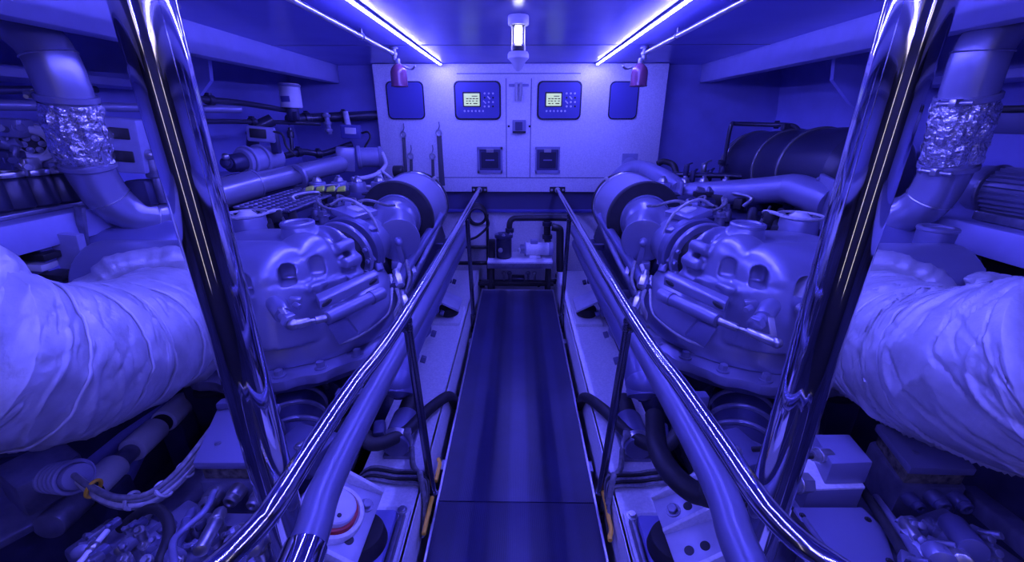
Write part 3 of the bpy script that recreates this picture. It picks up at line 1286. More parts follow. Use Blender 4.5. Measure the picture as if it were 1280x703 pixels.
# ================================================================= the two engines (modelled on the left, mirrored on the right)
def engine(lab):
    t = thing('marine_engine', lab, 'engine', (-1.1, 2.6, -.3), 'twin engines')
    Cx, Cy = -1.15, 2.0
    # --- block
    m = MB()
    m.span((-1.72, 1.75, -.30), (-.66, 3.95, .42), .03, 3)
    m.build('block', M['block'], t)
    m = MB()
    m.prism([(-1.55, 2.35, .42), (-.70, 2.35, .42), (-.78, 2.35, .72), (-.92, 2.35, .86), (-1.0, 2.35, .91), (-1.5, 2.35, .92)], (0, 1.6, 0), .02)
    m.build('crankcase', M['block'], t)
    # ribs on the walkway side of the block
    for k in range(8):
        m = MB()
        y = 1.95 + k * .25
        m.span((-.665, y, -.2), (-.635, y + .03, .40), .006)
        m.build('rib', M['block'], t)
    for k in range(6):
        m = MB()
        y = 2.07 + k * .25
        m.cyl((-.66, y, .18), (-.628, y, .18), .06, None, 24, .006)
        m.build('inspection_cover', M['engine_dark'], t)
    m = MB()
    m.cyl((-1.15, 1.70, .02), (-1.15, 1.78, .02), .38, None, 48, .02)
    m.build('end_housing', M['block'], t)
    for k in range(14):
        a = 2 * math.pi * k / 14
        m = MB()
        m.bolt((-1.15 + .34 * math.cos(a), 1.70, .02 + .34 * math.sin(a)), (0, -1, 0), .014, .014)
        m.build('bolt', M['dull'], t)

    # --- turbo housing: skirt, shoulders and bulges welded into one casting
    pl = MB()
    pl.lathe([(.50, .40), (.50, .510), (.53, .516), (.58, .505), (.64, .480), (.70, .455), (.735, .425), (.76, .37), (.775, .2), (.78, .0)],
             (Cx, Cy, 0), (0, 0, 1), 72)
    pl.lathe([(.60, .40), (.72, .41), (.78, .385), (.86, .340), (.92, .285), (.965, .20), (.985, .10), (.99, 0)], (-1.27, 1.93, 0), (0, 0, 1), 64)
    pl.cyl((-1.07, 1.69, .855), (-1.75, 1.64, .84), .162, .19, 40)
    pl.ball((-1.07, 1.69, .855), .162, 28)
    pl.cyl((-1.05, 1.66, .60), (-1.05, 1.68, .85), .20, .15, 32)
    pl.cyl((-.95, 1.78, .58), (-.975, 1.81, .90), .175, .125, 32)
    pl.ball((-.975, 1.81, .90), .125, 28)
    pl.cyl((-1.04, 1.93, .80), (-1.06, 1.95, 1.03), .105, .074, 32)
    pl.cyl((-1.04, 1.88, .80), (-.95, 2.0, .83), .185, .165, 36)
    pl.cyl((-.955, 1.975, .83), (-.945, 2.0, .83), .188, None, 40)
    # lower boss rows
    for a in (-118, -98, -78, -58, -40):
        x, y = Cx + .445 * math.cos(R(a)), Cy + .445 * math.sin(R(a))
        pl.cyl((x, y, .655), (x, y, .725), .040, .030, 16)
    for (u, v, y) in ((372, 366, 1.60), (392, 360, 1.64), (350, 368, 1.58), (417, 352, 1.75)):
        q = P(u, v, y=y)
        pl.box(q + V((0, .03, 0)), (.05, .09, .028), (0, 0, R(-30)))
        pl.cyl(q + V((0, .02, -.06)), q + V((0, .02, .0)), .022, .026, 12)
    for k in range(9):
        a = R(190 + k * 26)
        _, e1, e2 = basis(V((.3, .9, 0)))
        q = V((-.95, 1.985, .83)) + (e1 * math.cos(a) + e2 * math.sin(a)) * .175
        pl.cyl(q - V((.03, .09, 0)), q + V((.004, .012, 0)), .028, None, 14)
    mi = MB()
    for (u, v, y, w_) in ((358, 344, 1.58, .062), (396, 337, 1.66, .066), (302, 358, 1.50, .062)):
        c = P(u, v, y=y)
        d = V((.42, -.9, .05)).normalized()
        ro = Matrix.Rotation(math.atan2(d.y, d.x) + math.pi / 2, 3, 'Z')
        mi.box(c + V((0, 0, -.022)), (w_, .20, .06), ro)
        mi.cyl(c - d * .10 + V((0, 0, .008)), c + d * .10 + V((0, 0, .008)), w_ / 2, None, 20)
    dome = cast('turbo_housing', pl, mi, M['engine'], t, .0075, 2, .5)
    # flange ring and bolts
    m = MB()
    n = 96
    prof_o = []
    for i in range(n):
        a = 2 * math.pi * i / n
        q = (a * 22 / (2 * math.pi)) % 1
        r_ = .592 + (.014 if .25 < q < .75 else 0)
        prof_o.append((Cx + r_ * math.cos(a), Cy + r_ * math.sin(a), .455))
    m.prism(prof_o, (0, 0, .045), .004)
    fl = m.build('flange', M['engine'], t)
    m = MB()
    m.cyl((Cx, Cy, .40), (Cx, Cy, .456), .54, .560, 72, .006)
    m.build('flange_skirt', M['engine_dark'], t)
    for k in range(22):
        a = 2 * math.pi * (k + .5) / 22
        if math.sin(a) > .55:
            continue
        m = MB()
        m.bolt((Cx + .560 * math.cos(a), Cy + .560 * math.sin(a), .50), (0, 0, 1), .0185, .032)
        m.build('bolt', M['engine'], fl)
    # filler cap
    m = MB()
    m.ring((-1.06, 1.95, 1.022), (-1.06, 1.95, 1.045), .078, .052, 36, .005)
    m.cyl((-1.06, 1.95, 1.015), (-1.06, 1.95, 1.034), .054, None, 30, .004)
    m.build('cap', M['engine'], dome)
    # raised letters on the shoulder
    # sensor housing on the skirt
    c = P(342, 384, y=1.50)
    m = MB()
    ax = V((.75, -.5, -.25)).normalized()
    m.cyl(c - V((.03, -.06, 0)), c + ax * .07, .038, .034, 20, .006)
    m.cyl(c + ax * .07, c + ax * .10, .026, None, 16, .004)
    m.cyl(c + ax * .10, c + ax * .125, .033, None, 6, .003)
    se = m.build('sensor', M['engine'], t)
    m = MB()
    m.cyl(c + V((-.10, .0, .01)), c + V((-.11, -.04, .01)), .024, None, 16, .004)
    m.cyl(c + V((-.11, -.04, .01)), c + V((-.112, -.05, .01)), .013, None, 6, .002)
    m.build('plug', M['steel'], t)
    m = MB()
    m.box(c + V((.075, .03, .015)), (.045, .03, .03), (0, .2, .3), .006)
    m.cyl(c + V((.085, .0, .012)), c + V((.115, -.015, .006)), .012, None, 12, .003)
    m.build('lug', M['engine'], t)

    # --- V-band clamp and turbine ring
    A, B = V((-.945, 2.0, .83)), V((-.83, 2.50, .86))
    d = (B - A).normalized()
    m = MB()
    m.ring(A + d * .075, A + d * .10, .178, .12, 60, .005)
    m.build('turbine_ring', M['engine'], t)
    m = MB()
    m.cyl(A - d * .02, A + d * .2, .140, .14, 48)
    m.build('turbine_neck', M['black'], t)
    m = MB()
    m.ring(A + d * .14, A + d * .20, .186, .12, 60, .008)
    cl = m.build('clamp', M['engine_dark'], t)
    m = MB()
    m.cyl(A + d * .19, A + d * .36, .165, .14, 48, .01)
    m.build('bearing_housing', M['engine'], t)
    for k in range(9):
        a = R(200 + k * 22)
        _, e1, e2 = basis(d)
        q = A + d * .022 + (e1 * math.cos(a) + e2 * math.sin(a)) * .16
        m = MB()
        m.bolt(q + d * .055, -d, .012, .022)
        m.build('bolt', M['engine'], t)
    # terminal box, tag plate and loom on top of the bearing housing
    c = A + d * .25 + V((0, 0, .185))
    m = MB()
    m.box(c, (.15, .20, .035), Matrix.Rotation(R(-20), 3, 'Z') @ Matrix.Rotation(R(14), 3, 'Y'), .008)
    bx = m.build('cover_plate', M['engine'], t)
    m = MB()
    m.box(c + V((.01, -.01, .02)), (.075, .06, .012), Matrix.Rotation(R(-20), 3, 'Z') @ Matrix.Rotation(R(14), 3, 'Y'), .003)
    m.build('tag_plate', M['white'], bx)
    m = MB()
    m.tube([c + V((-.15, .05, .03)), c + V((-.06, .02, .07)), c + V((.05, -.05, .05)), c + V((.11, -.05, -.02)), c + V((.13, -.03, -.14)), c + V((.135, -.03, -.28))], .0075, 10)
    m.build('loom', M['hose_light'], t)
    m = MB()
    m.tube([c + V((-.02, .02, .04)), c + V((.05, .02, .06)), c + V((.09, .05, .05)), c + V((.14, .10, .02)), c + V((.16, .20, .0))], .0085, 10)
    m.build('loom', M['hose'], t)
    m = MB()
    m.box(c + V((.085, -.085, -.07)), (.11, .05, .05), Matrix.Rotation(R(-25), 3, 'Z') @ Matrix.Rotation(R(20), 3, 'Y'), .01)
    m.build('junction', M['engine_dark'], t)
    for k, (dx, dz) in enumerate(((.07, -.14), (.09, -.19), (.12, -.24))):
        m = MB()
        q = c + V((dx, -.11, dz))
        m.cyl(q, q + V((.03, -.03, -.05)), .026, .022, 16, .005)
        m.build('fitting', M['painted'], t)

    # --- air inlet elbow
    D0 = V((-.80, 2.70, .89))
    pl = MB()
    pl.cyl(D0 + V((0, .06, 0)), D0 + V((.01, -.10, -.005)), .155, .150, 44)
    pl.ball(D0 + V((.01, -.10, -.005)), (.15, .11, .15), 28)
    pl.cyl(V((-.79, 2.60, .88)), V((-.700, 2.34, .850)), .128, .122, 40)
    pl.cyl(V((-.82, 2.60, .865)), V((-.855, 2.38, .825)), .135, .135, 40)
    pl.cyl(V((-.74, 2.56, .83)), V((-.735, 2.50, .62)), .085, .075, 24)
    elb = cast('inlet_elbow', pl, None, M['engine'], t, .0105, 4, .5)
    m = MB()
    ax = V((.067, -.18, -.022)).normalized()
    q = V((-.700, 2.34, .850))
    m.cyl(q - ax * .004, q + ax * .016, .128, None, 48, .005)
    dk = m.build('valve_disc', M['engine'], elb)
    m = MB()
    m.cyl(q + ax * .012, q + ax * .05, .022, None, 20, .006)
    m.ball(q + ax * .05, .022, 16)
    m.build('spindle', M['painted'], elb)
    m = MB()
    q2 = q + ax * .035
    m.prism([q2 + V((-.018, 0, -.02)), q2 + V((.01, 0, -.02)), q2 + V((.035, 0, -.15)), q2 + V((-.0, 0, -.15))], (.004, -.012, 0), .002)
    m.build('lever', M['painted'], elb)
    m = MB()
    q3 = q + V((.0, -.02, -.15))
    m.box(q3, (.09, .05, .05), (0, .1, .3), .008)
    m.cyl(q3 + V((.02, 0, -.02)), q3 + V((-.03, -.02, -.16)), .03, .028, 18, .006)
    m.cyl(q3 + V((.08, .02, -.02)), q3 + V((.03, 0, -.16)), .024, .022, 18, .006)
    m.build('valve_block', M['painted'], t)
    # --- drum air filter
    F0, F1 = V((-.80, 2.70, .89)), V((-.775, 3.17, .90))
    fa = (F1 - F0).normalized()
    m = MB()
    m.ring(F0 + fa * .016, F1, .240, .17, 72, .01)
    af = m.build('air_filter', M['mesh'], t)
    m = MB()
    m.ring(F0, F0 + fa * .04, .245, .158, 72, .008)
    m.build('face_ring', M['rubber'], af)
    m = MB()
    m.cyl(F1 - V((0, .03, 0)), F1 + V((0, .02, 0)), .244, None, 60, .008)
    m.build('end_cap', M['rubber'], af)
    m = MB()
    m.ring(F0 + V((0, -.025, 0)), F0 + V((0, .02, 0)), .162, .148, 56, .004)
    m.build('inlet_band', M['painted'], af)
    m = MB()
    m.torus(F1 - V((0, .07, 0)), (0, 1, 0), .242, .006, 60, 8)
    m.box(F1 + V((.15, -.07, .19)), (.06, .03, .025), (0, -.7, 0), .005)
    m.build('strap', M['steel'], af)
    # --- actuator: two cylinders, a plate and a rod on the skirt
    yA, yB = 1.62, 2.02
    a0, a1 = P(408, 398, y=1.50), P(478, 366, y=1.80)
    up_ = V((0, 0, 1))
    ad = (a1 - a0).normalized()
    m = MB()
    m.cyl(a0, a0 + (a1 - a0) * .78, .028, None, 26, .005)
    m.cyl(a0 + (a1 - a0) * .78, a1, .031, None, 26, .005)
    ac = m.build('actuator', M['engine'], t)
    m = MB()
    m.cyl(a0 + (a1 - a0) * .755, a0 + (a1 - a0) * .80, .033, None, 26, .003)
    m.build('band', M['dull'], ac)
    m = MB()
    b0 = P(400, 383, y=1.52)
    b1 = P(474, 349, y=1.84)
    sd = V((.35, .3, 1)).normalized()
    m.prism([b0 - up_ * .022, b0 + up_ * .022, b1 + up_ * .024, b1 - up_ * .024], (-.035, .045, .012), .007)
    br = m.build('actuator_bracket', M['engine'], t)
    for f in (.10, .88):
        m = MB()
        q = b0.lerp(b1, f) + V((.002, -.002, .002))
        m.ball(q, (.028, .006, .011), 16, Matrix.Rotation(math.atan2((b1 - b0).y, (b1 - b0).x), 3, 'Z') @ Matrix.Rotation(-R(10), 3, 'Y'))
        m.build('slot', M['black'], br)
    m = MB()
    r1 = P(366, 406, y=1.42) if not MIRROR[0] else P(338, 424, y=1.36)
    m.cyl(a0, a0.lerp(r1, .35), .016, None, 16, .003)
    m.cyl(a0.lerp(r1, .3), r1, .009, None, 14)
    m.cyl(a0.lerp(r1, .5), a0.lerp(r1, .98), .017, .020, 12, .005)
    m.ball(r1, .022, 14)
    m.build('rod', M['steel'], ac)
    m = MB()
    l0 = P(350, 388, y=1.45) if not MIRROR[0] else P(345, 396, y=1.40)
    m.prism([l0 + V((-.012, 0, .01)), l0 + V((.012, 0, .01)), r1 + V((.012, 0, -.01)), r1 + V((-.012, 0, -.01))], (0, .012, 0), .003)
    m.build('crank', M['steel'], ac)
    m = MB()
    q0 = P(412, 412, y=1.62)
    q1 = P(430, 428, y=1.64)
    m.prism([P(408, 405, y=1.52), P(432, 398, y=1.60), P(448, 418, y=1.60), P(424, 432, y=1.52)], (-.01, .03, 0), .004)
    m.build('foot_plate', M['engine_dark'], ac)
    m = MB()
    m.tube([P(424, 430, y=1.62), P(450, 420, y=1.68), P(478, 400, y=1.78), P(488, 386, y=1.86), P(490, 360, y=1.95)], .006, 10)
    m.build('loom', M['hose_light'], t)
    # pipes and fittings between clamp and elbow, near the railing
    for k, (pp, r_, mm) in enumerate((
            ([(500, 330, 2.2), (494, 352, 2.1), (500, 375, 2.0), (492, 398, 1.95)], .012, 'hose_light'),
            ([(508, 326, 2.25), (512, 350, 2.12), (504, 372, 2.02), (500, 392, 1.96)], .010, 'hose'),
            ([(486, 398, 1.92), (495, 410, 1.93), (512, 402, 1.98), (520, 380, 2.1)], .011, 'hose'),
            ([(550, 270, 2.9), (528, 305, 2.55), (508, 336, 2.25), (494, 360, 2.05)], .030, 'engine_dark'),
            ([(556, 262, 3.1), (540, 300, 2.65), (522, 338, 2.3), (506, 370, 2.02)], .018, 'dull'))):
        m = MB()
        m.tube([P(u, v, y=y) for u, v, y in pp], r_, 14)
        m.build('coolant_line', M[mm], t)
    for (u, v, y, r_) in ((497, 346, 2.1, .028), (505, 372, 2.0, .022), (490, 352, 2.12, .022), (515, 335, 2.3, .024)):
        m = MB()
        q = P(u, v, y=y)
        m.cyl(q, q + V((.03, -.06, -.03)), r_, r_ * .85, 6, .003)
        m.cyl(q + V((-.02, .04, .02)), q, r_ * .7, None, 14, .003)
        m.build('union', M['steel'], t)

    # --- along the walkway: the pale side pipe and the darker return pipe under it
    m = MB()
    x = -.50
    m.tube([(x + .05, .46, .61), (x + .03, .66, .61), (x, 1.02, .61), (x, 2.6, .555), (x, 3.9, .52)], .041, 28, 8)
    sp_ = m.build('side_pipe', M['side'], t)
    m = MB()
    m.ring((x + .047, .49, .61), (x + .031, .645, .61), .047, .03, 36, .004)
    if not MIRROR[0]:
        m.build('sleeve', M['chrome'], sp_)
    for y in (1.3, 2.3, 3.3):
        m = MB()
        m.span((x - .18, y - .02, .50), (x - .02, y + .02, .55), .006)
        m.build('clip', M['engine_dark'], sp_)
    m = MB()
    m.tube([(-.555, 1.62, .30), (-.555, 1.70, .37), (-.555, 1.85, .41), (-.555, 2.4, .41), (-.555, 3.9, .38)], [.07, .075, .062, .062, .062], 28, 6)
    m.ball((-.555, 1.66, .345), (.075, .085, .08), 22)
    m.build('return_pipe', M['return'], t)
    # --- engine feet
    for y in (1.0, 2.6):
        pass

    # --- top of the engine: covers, injector caps, guard mesh, pipework
    m = MB()
    m.span((-1.30, 2.50, .85), (-.99, 3.70, .95), .02)
    m.build('top_cover', M['block'], t)
    m = MB()
    m.prism([(-1.14, 2.60, .95), (-.95, 2.60, .95), (-.95, 3.05, .955), (-1.04, 3.12, .955), (-1.16, 3.05, .955)], (0, 0, .02), .006)
    m.build('top_plate', M['engine'], t)
    # perforated guard under the pipe
    m = MB()
    a, b, c_ = V((-1.66, 2.40, 1.02)), V((-1.62, 3.0, 1.03)), V((-1.34, 2.40, 1.0))
    e1, e2 = (b - a), (c_ - a)
    for k in range(15):
        p = a + e1 * (k / 14)
        m.cyl(p, p + e2, .0075, None, 6)
    for k in range(7):
        p = a + e2 * (k / 6)
        m.cyl(p, p + e1, .0075, None, 6)
    if not MIRROR[0]:
        m.build('guard_mesh', M['dull'], t)
    m = MB()
    m.span((-1.66, 2.4, .80), (-1.34, 3.4, .975 if not MIRROR[0] else .88), .01)
    m.build('rocker_cover', M['block'], t)
    m = MB()
    m.span((-1.54, 2.88, .90), (-.98, 3.34, 1.0), .02)
    m.build('injector_cover', M['block'], t)
    # injector row
    for k in range(4):
        q = V((-1.49 + .15 * k, 3.12 + .03 * (k % 2), 1.04))
        m = MB()
        m.cyl(q - V((0, 0, .06)), q + V((0, 0, .03)), .062, .058, 24, .008)
        ic = m.build('injector_cap', M['engine'], t)
        m = MB()
        m.cyl(q + V((0, 0, .03)), q + V((0, 0, .055)), .034, .028, 18, .005)
        m.bolt(q + V((0, 0, .055)), (0, 0, 1), .016, .02)
        m.build('nut', M['steel'], ic)
    for k in range(4):
        q = V((-1.46 + k * .075, 2.93, 1.045))
        m = MB()
        m.box(q, (.058, .05, .022), (R(35), R(-12), 0), .008)
        m.build('clip', M['lime'] if not MIRROR[0] else M['dull'], t)
        m = MB()
        m.box(q + V((.0, 0.01, -.03)), (.074, .07, .04), None, .008)
        m.build('clip_base', M['black'], t)
    # round pump cover at the front corner
    q = P(308, 270, y=2.18)
    m = MB()
    m.cyl(q - V((0, 0, .10)), q, .095, .09, 32, .01)
    pc = m.build('pump_cover', M['engine'], t)
    for k in range(8):
        a = 2 * math.pi * k / 8
        m = MB()
        m.bolt(q + V((.075 * math.cos(a), .075 * math.sin(a), 0)), (0, 0, 1), .009, .012)
        m.build('bolt', M['steel'], pc)
    m = MB()
    m.ring(q + V((0, 0, .004)), q + V((0, 0, .018)), .108, .098, 40, .003)
    m.build('ring', M['hose_light'], pc)
    m = MB()
    m.cyl(q + V((0, 0, .0)), q + V((0, 0, .03)), .05, .03, 24, .006)
    m.build('hub', M['white'], pc)
    r2 = random.Random(5)
    for k in range(34):
        y = 2.20 + r2.random() * 1.2
        x = -.98 - r2.random() * .55
        z = .96 + r2.random() * .03
        kind = k % 3
        m = MB()
        if kind == 0:
            m.tube([(x, y, z), (x + r2.uniform(-.1, .1), y + r2.uniform(-.05, .15), z + r2.uniform(.03, .08)),
                    (x + r2.uniform(-.16, .2), y + r2.uniform(-.1, .2), z + r2.uniform(.0, .05)),
                    (x + r2.uniform(-.2, .3), y + r2.uniform(-.1, .25), z - .03)], r2.uniform(.006, .012), 8)
            m.build('fuel_line', r2.choice((M['steel'], M['hose_light'], M['hose'])), t)
        elif kind == 1:
            m.bolt((x, y, z), (r2.uniform(-.2, .2), r2.uniform(-.2, .2), 1), r2.uniform(.014, .026), r2.uniform(.02, .05))
            m.cyl((x, y, z - .06), (x, y, z), .03, .026, 14, .004)
            m.build('stud', r2.choice((M['steel'], M['dull'], M['engine'])), t)
        else:
            m.box((x, y, z), (r2.uniform(.04, .09), r2.uniform(.05, .10), r2.uniform(.04, .07)), (0, r2.uniform(-.2, .2), r2.random()), .008)
            m.build('connector', r2.choice((M['block'], M['engine'], M['black'])), t)
    # brace rods seen on top
    for (u0, v0, y0, u1, v1, y1, r_) in ((343, 257, 2.6, 357, 279, 2.25, .008), (330, 262, 2.5, 338, 284, 2.2, .02), (364, 262, 2.55, 368, 280, 2.3, .026)):
        m = MB()
        m.cyl(P(u0, v0, y=y0), P(u1, v1, y=y1), r_, None, 12, .002)
        m.build('brace', M['steel'] if r_ < .01 else M['black'], t)
    # ribbed cooler cover beyond the injectors
    m = MB()
    c = V((-1.10, 3.42, .96))
    m.box(c, (.26, .2, .05), None, .012)
    for k in range(9):
        m.box(c + V((-.11 + k * .0275, 0, .03)), (.010, .19, .03), None, .003)
    m.build('finned_cover', M['engine'], t)
    # hoses hanging in the dark under the flange
    for pp, r_, mm in (([(-1.5, 1.62, .30), (-1.25, 1.56, .36), (-1.0, 1.6, .30), (-.86, 1.66, .12)], .03, 'rubber'),
                       ([(-1.4, 1.60, .10), (-1.1, 1.55, .22), (-.85, 1.58, .16), (-.70, 1.66, .0)], .022, 'hose'),
                       ([(-1.05, 1.62, .38), (-.92, 1.5, .24), (-.78, 1.5, .20), (-.68, 1.6, .26)], .045, 'rubber'),
                       ([(-.72, 1.62, .33), (-.70, 1.45, .20), (-.72, 1.2, .12), (-.80, .9, .10)], .028, 'rubber'),
                       ([(-1.30, 1.66, .36), (-1.28, 1.5, .28), (-1.2, 1.4, .12), (-1.1, 1.3, .0)], .016, 'hose_light')):
        m = MB()
        m.tube(pp, r_, 16)
        m.build('hose', M[mm], t)
    # small things along the bed side
    for k in range(7):
        m = MB()
        y = 1.45 + k * .32
        m.box((-.60, y, .22), (.05, .09, .08), (0, 0, r2.uniform(-.3, .3)), .012)
        m.cyl((-.575, y + .05, .17), (-.545, y + .05, .16), .022, None, 6, .003)
        m.build('bracket', r2.choice((M['engine_dark'], M['block'], M['engine'])), t)
    return t


M['return'] = mat('return_pipe_paint', .34, .35, .2)
MIRROR[:] = [False, 0]
EL = engine('big silver marine engine with a domed turbo housing left of the walkway')
MIRROR[:] = [True, .03]
ER = engine('big silver marine engine with a domed turbo housing right of the walkway')
MIRROR[:] = [False, 0]
# ================================================================= equipment along the left hull
def box_at(mb, u, v, y, size, rot=None, bev=.006):
    return mb.box(P(u, v, y=y), size, rot, bev)


# ---- pump set on the left shelf
SZ = 1.117
t = thing('pump_set', 'cluttered pump set with a round ported flange on the left shelf', 'pump', P(50, 258, x=-2.3))
c = P(36, 180, x=-2.28)
X0, Y0 = c.x, c.y
m = MB()
m.span((X0 - .16, Y0 - .40, SZ), (X0 + .20, Y0 + .40, SZ + .02), .004)
m.build('base_plate', M['dull'], t)
for k, (u, v, y) in enumerate(((20, 250, -2.16), (52, 247, -2.14), (82, 243, -2.12), (-10, 252, -2.18))):
    q = P(u, v, x=y)
    m = MB()
    m.lathe([(0, .045), (.012, .058), (.12, .060), (.135, .05), (.14, .04)], (q.x, q.y, SZ + .02), (0, 0, 1), 26)
    cup = m.build('filter_cup', M['tank'], t)
    m = MB()
    m.cyl((q.x, q.y, SZ + .155), (q.x, q.y, SZ + .18), .062, None, 26, .006)
    m.build('cup_head', M['steel'], cup)
    m = MB()
    m.bolt((q.x, q.y, SZ + .18), (0, 0, 1), .020, .02)
    m.build('bleed_screw', M['steel'], cup)
m = MB()
m.box((X0 - .02, Y0 + .05, SZ + .29), (.22, .52, .17), (0, 0, .12), .02)
m.build('housing', M['engine'], t)
q = P(41, 180, x=-2.12)
ax = V((.75, -.62, -.05)).normalized()
m = MB()
m.ring(q - ax * .02, q + ax * .012, .074, .042, 40, .006)
fl = m.build('flange', M['button'], t)
m = MB()
m.cyl(q - ax * .04, q - ax * .01, .05, None, 24)
m.build('port', M['black'], t)
_, e1, e2 = basis(ax)
for k in range(6):
    a = k * math.pi / 3
    m = MB()
    m.bolt(q + ax * .010 + (e1 * math.cos(a) + e2 * math.sin(a)) * .028, ax, .009, .008)
    m.build('bolt', M['dull'], fl)
m = MB()
m.ring(q - ax * .05, q - ax * .02, .088, .055, 40, .006)
m.build('collar', M['steel'], t)
for k, (pp, r_, mm) in enumerate((
        ([(0, 160, 1.1), (14, 166, 1.12), (18, 190, 1.14), (8, 215, 1.15), (2, 240, 1.15)], .014, 'dull'),
        ([(60, 160, 1.3), (80, 158, 1.35), (96, 175, 1.4), (92, 205, 1.42)], .010, 'hose'),
        ([(18, 205, 1.2), (40, 216, 1.2), (62, 210, 1.25), (88, 216, 1.3)], .011, 'steel'),
        ([(-5, 178, 1.0), (10, 182, 1.05), (24, 178, 1.1)], .020, 'engine'),
        ([(64, 190, 1.3), (76, 206, 1.3), (70, 222, 1.3)], .009, 'hose_light'))):
    m = MB()
    m.tube([P(u, v, x=-2.10 - .03 * ((u * 7) % 3)) for u, v, y in pp], r_, 12)
    m.build('line', M[mm], t)
for (u, v, y, sz, mm) in ((20, 160, 1.2, .05, 'engine'), (62, 168, 1.3, .045, 'dull'), (30, 208, 1.2, .05, 'steel'), (66, 206, 1.26, .045, 'engine'), (10, 200, 1.12, .05, 'block'), (88, 196, 1.36, .05, 'block')):
    m = MB()
    sz *= 1.5
    m.box(P(u, v, x=-2.14), (sz, sz * 1.3, sz), (0, .1, .3), .008)
    m.bolt(P(u, v, x=-2.14) + V((sz * .5, -sz * .3, 0)), (1, -.5, 0), .016, .018)
    m.build('valve', M[mm], t)

# ---- meter box between the pipe and the pole
t = thing('meter_box', 'pale instrument box with two dark windows behind the left foil joint', 'instrument box', P(155, 212, y=2.0))
m = MB()
c = P(157, 182, y=2.0)
m.box(c, (.16, .09, .24), (0, .1, .25), .01)
m.build('case', M['grey'], t)
for dz in (.055, -.045):
    m = MB()
    ro = Matrix.Rotation(.25, 3, 'Z') @ Matrix.Rotation(.1, 3, 'Y')
    m.box(c + ro @ V((0, -.045, dz)), (.095, .012, .05), ro, .004)
    m.build('window', M['black'], t)
m = MB()
m.box(V((c.x, c.y + .02, 1.17)), (.10, .08, .12), None, .01)
m.build('stand', M['block'], t)
t = thing('gauge_valve', 'small round valve body with a bright cap on the left shelf, beside the pole', 'valve', P(190, 210, y=2.05))
c = P(188, 190, y=2.05)
m = MB()
m.ball(c + V((-.03, 0, .06)), .034, 18)
m.cyl(c + V((.0, 0, -.12)), c + V((0, 0, .0)), .045, .04, 22, .01)
m.build('body', M['dull'], t)
m = MB()
m.ball(c + V((.01, -.03, -.01)), (.045, .03, .025), 18)
m.build('cap', M['steel'], t)
m = MB()
m.cyl((c.x, c.y, SZ), (c.x, c.y, c.z - .1), .03, None, 18, .004)
m.build('stem', M['dull'], t)
# rods at the upper left
for k, (u0, v0, y0, u1, v1, y1, r_, mm, lab) in enumerate((
        (-30, 131, 1.95, 300, 137, 3.1, .024, 'painted', 'pale straight conduit passing behind the left foil joint'),
        (-30, 113, 1.95, 120, 112, 2.5, .018, 'block', 'dark straight conduit just above the pale one at the far left'))):
    a, b = P(u0, v0, y=y0), P(u1, v1, y=y1)
    m = MB()
    m.tube([a, b], r_, 16, 1)
    ob = m.build('hull_conduit', M[mm])
    tag(ob, lab, 'conduit', 'conduits along the left hull')


# ---- hull conduits
def conduit(px, r, lab, clamps=()):
    t = thing('hull_pipe', lab, 'pipe', P(*px[0][:2], y=px[0][2]), 'dark pipes along the hull')
    m = MB()
    pts = [P(u, v, y=y) for u, v, y in px]
    m.tube(pts, r, 14, 5)
    m.build('pipe', M['tank'], t)
    sp = spline(pts, 5)
    for f in clamps:
        i = int(f * (len(sp) - 2))
        d = (sp[i + 1] - sp[i]).normalized()
        m = MB()
        m.ring(sp[i] - d * .025, sp[i] + d * .025, r + .012, r - .004, 20, .004)
        m.box(sp[i] + V((0, .0, r + .014)), (.03, .03, .016), None, .003)
        m.build('clamp', M['tank'], t)


conduit([(228, 122, 2.6), (262, 125, 2.85), (310, 130, 3.25), (352, 137, 3.6), (372, 140, 3.7)], .020, 'upper dark pipe along the left hull, running to the white canister', (.28,))
conduit([(236, 152, 2.6), (290, 152, 3.1), (352, 153, 3.6), (400, 155, 3.9)], .017, 'lower dark pipe along the left hull under the white canister', (.55,))
conduit([(360, 150, 3.7), (390, 148, 3.9), (430, 146, 4.05), (476, 144, 4.18)], .042, 'thick dark pipe running from the white canister to the bulkhead', (.35, .75))
conduit([(362, 160, 3.68), (364, 175, 3.66), (366, 196, 3.64)], .014, 'thin dark drop pipe under the white canister', (.4,))
conduit([(355, 195, 3.5), (378, 190, 3.7), (404, 192, 3.85), (440, 180, 4.0)], .026, 'dark pipe behind the left engine pipe, low on the hull', (.3, .7))
conduit([(340, 150, 3.42), (322, 160, 3.35), (316, 178, 3.35), (318, 200, 3.35)], .045, 'bent thick dark pipe beside the small display on the left', (.5,))

# ---- white canister
t = thing('filter_canister', 'white cylindrical canister with a dark label high on the left hull', 'canister', P(364, 140, y=3.66))
c0, c1 = P(365, 135, y=3.66), P(361, 104, y=3.66)
m = MB()
m.cyl(c0, c1, .082, .078, 32, .012)
m.build('body', M['white'], t)
m = MB()
m.ring(c1.lerp(c0, .04), c1.lerp(c0, .14), .084, .07, 32, .004)
m.build('rim', M['grey'], t)
m = MB()
a0 = R(200)
mid = c0.lerp(c1, .35)
vs, fs = [], []
for i in range(9):
    a = R(235 + i * 7)
    for dz in (-.022, .022):
        vs.append(mid + V((.0825 * math.cos(a), .0825 * math.sin(a), dz)))
for i in range(8):
    fs.append([2 * i, 2 * i + 2, 2 * i + 3, 2 * i + 1])
m.add(vs, fs)
vs2 = [v * 1 for v in vs]
m.build('label', M['panel_blue'], t)
m = MB()
m.cyl(c0 - V((0, 0, .10)), c0, .045, .05, 20, .006)
m.box(c0 - V((-.03, .02, .06)), (.05, .05, .07), None, .01)
m.build('valve', M['block'], t)

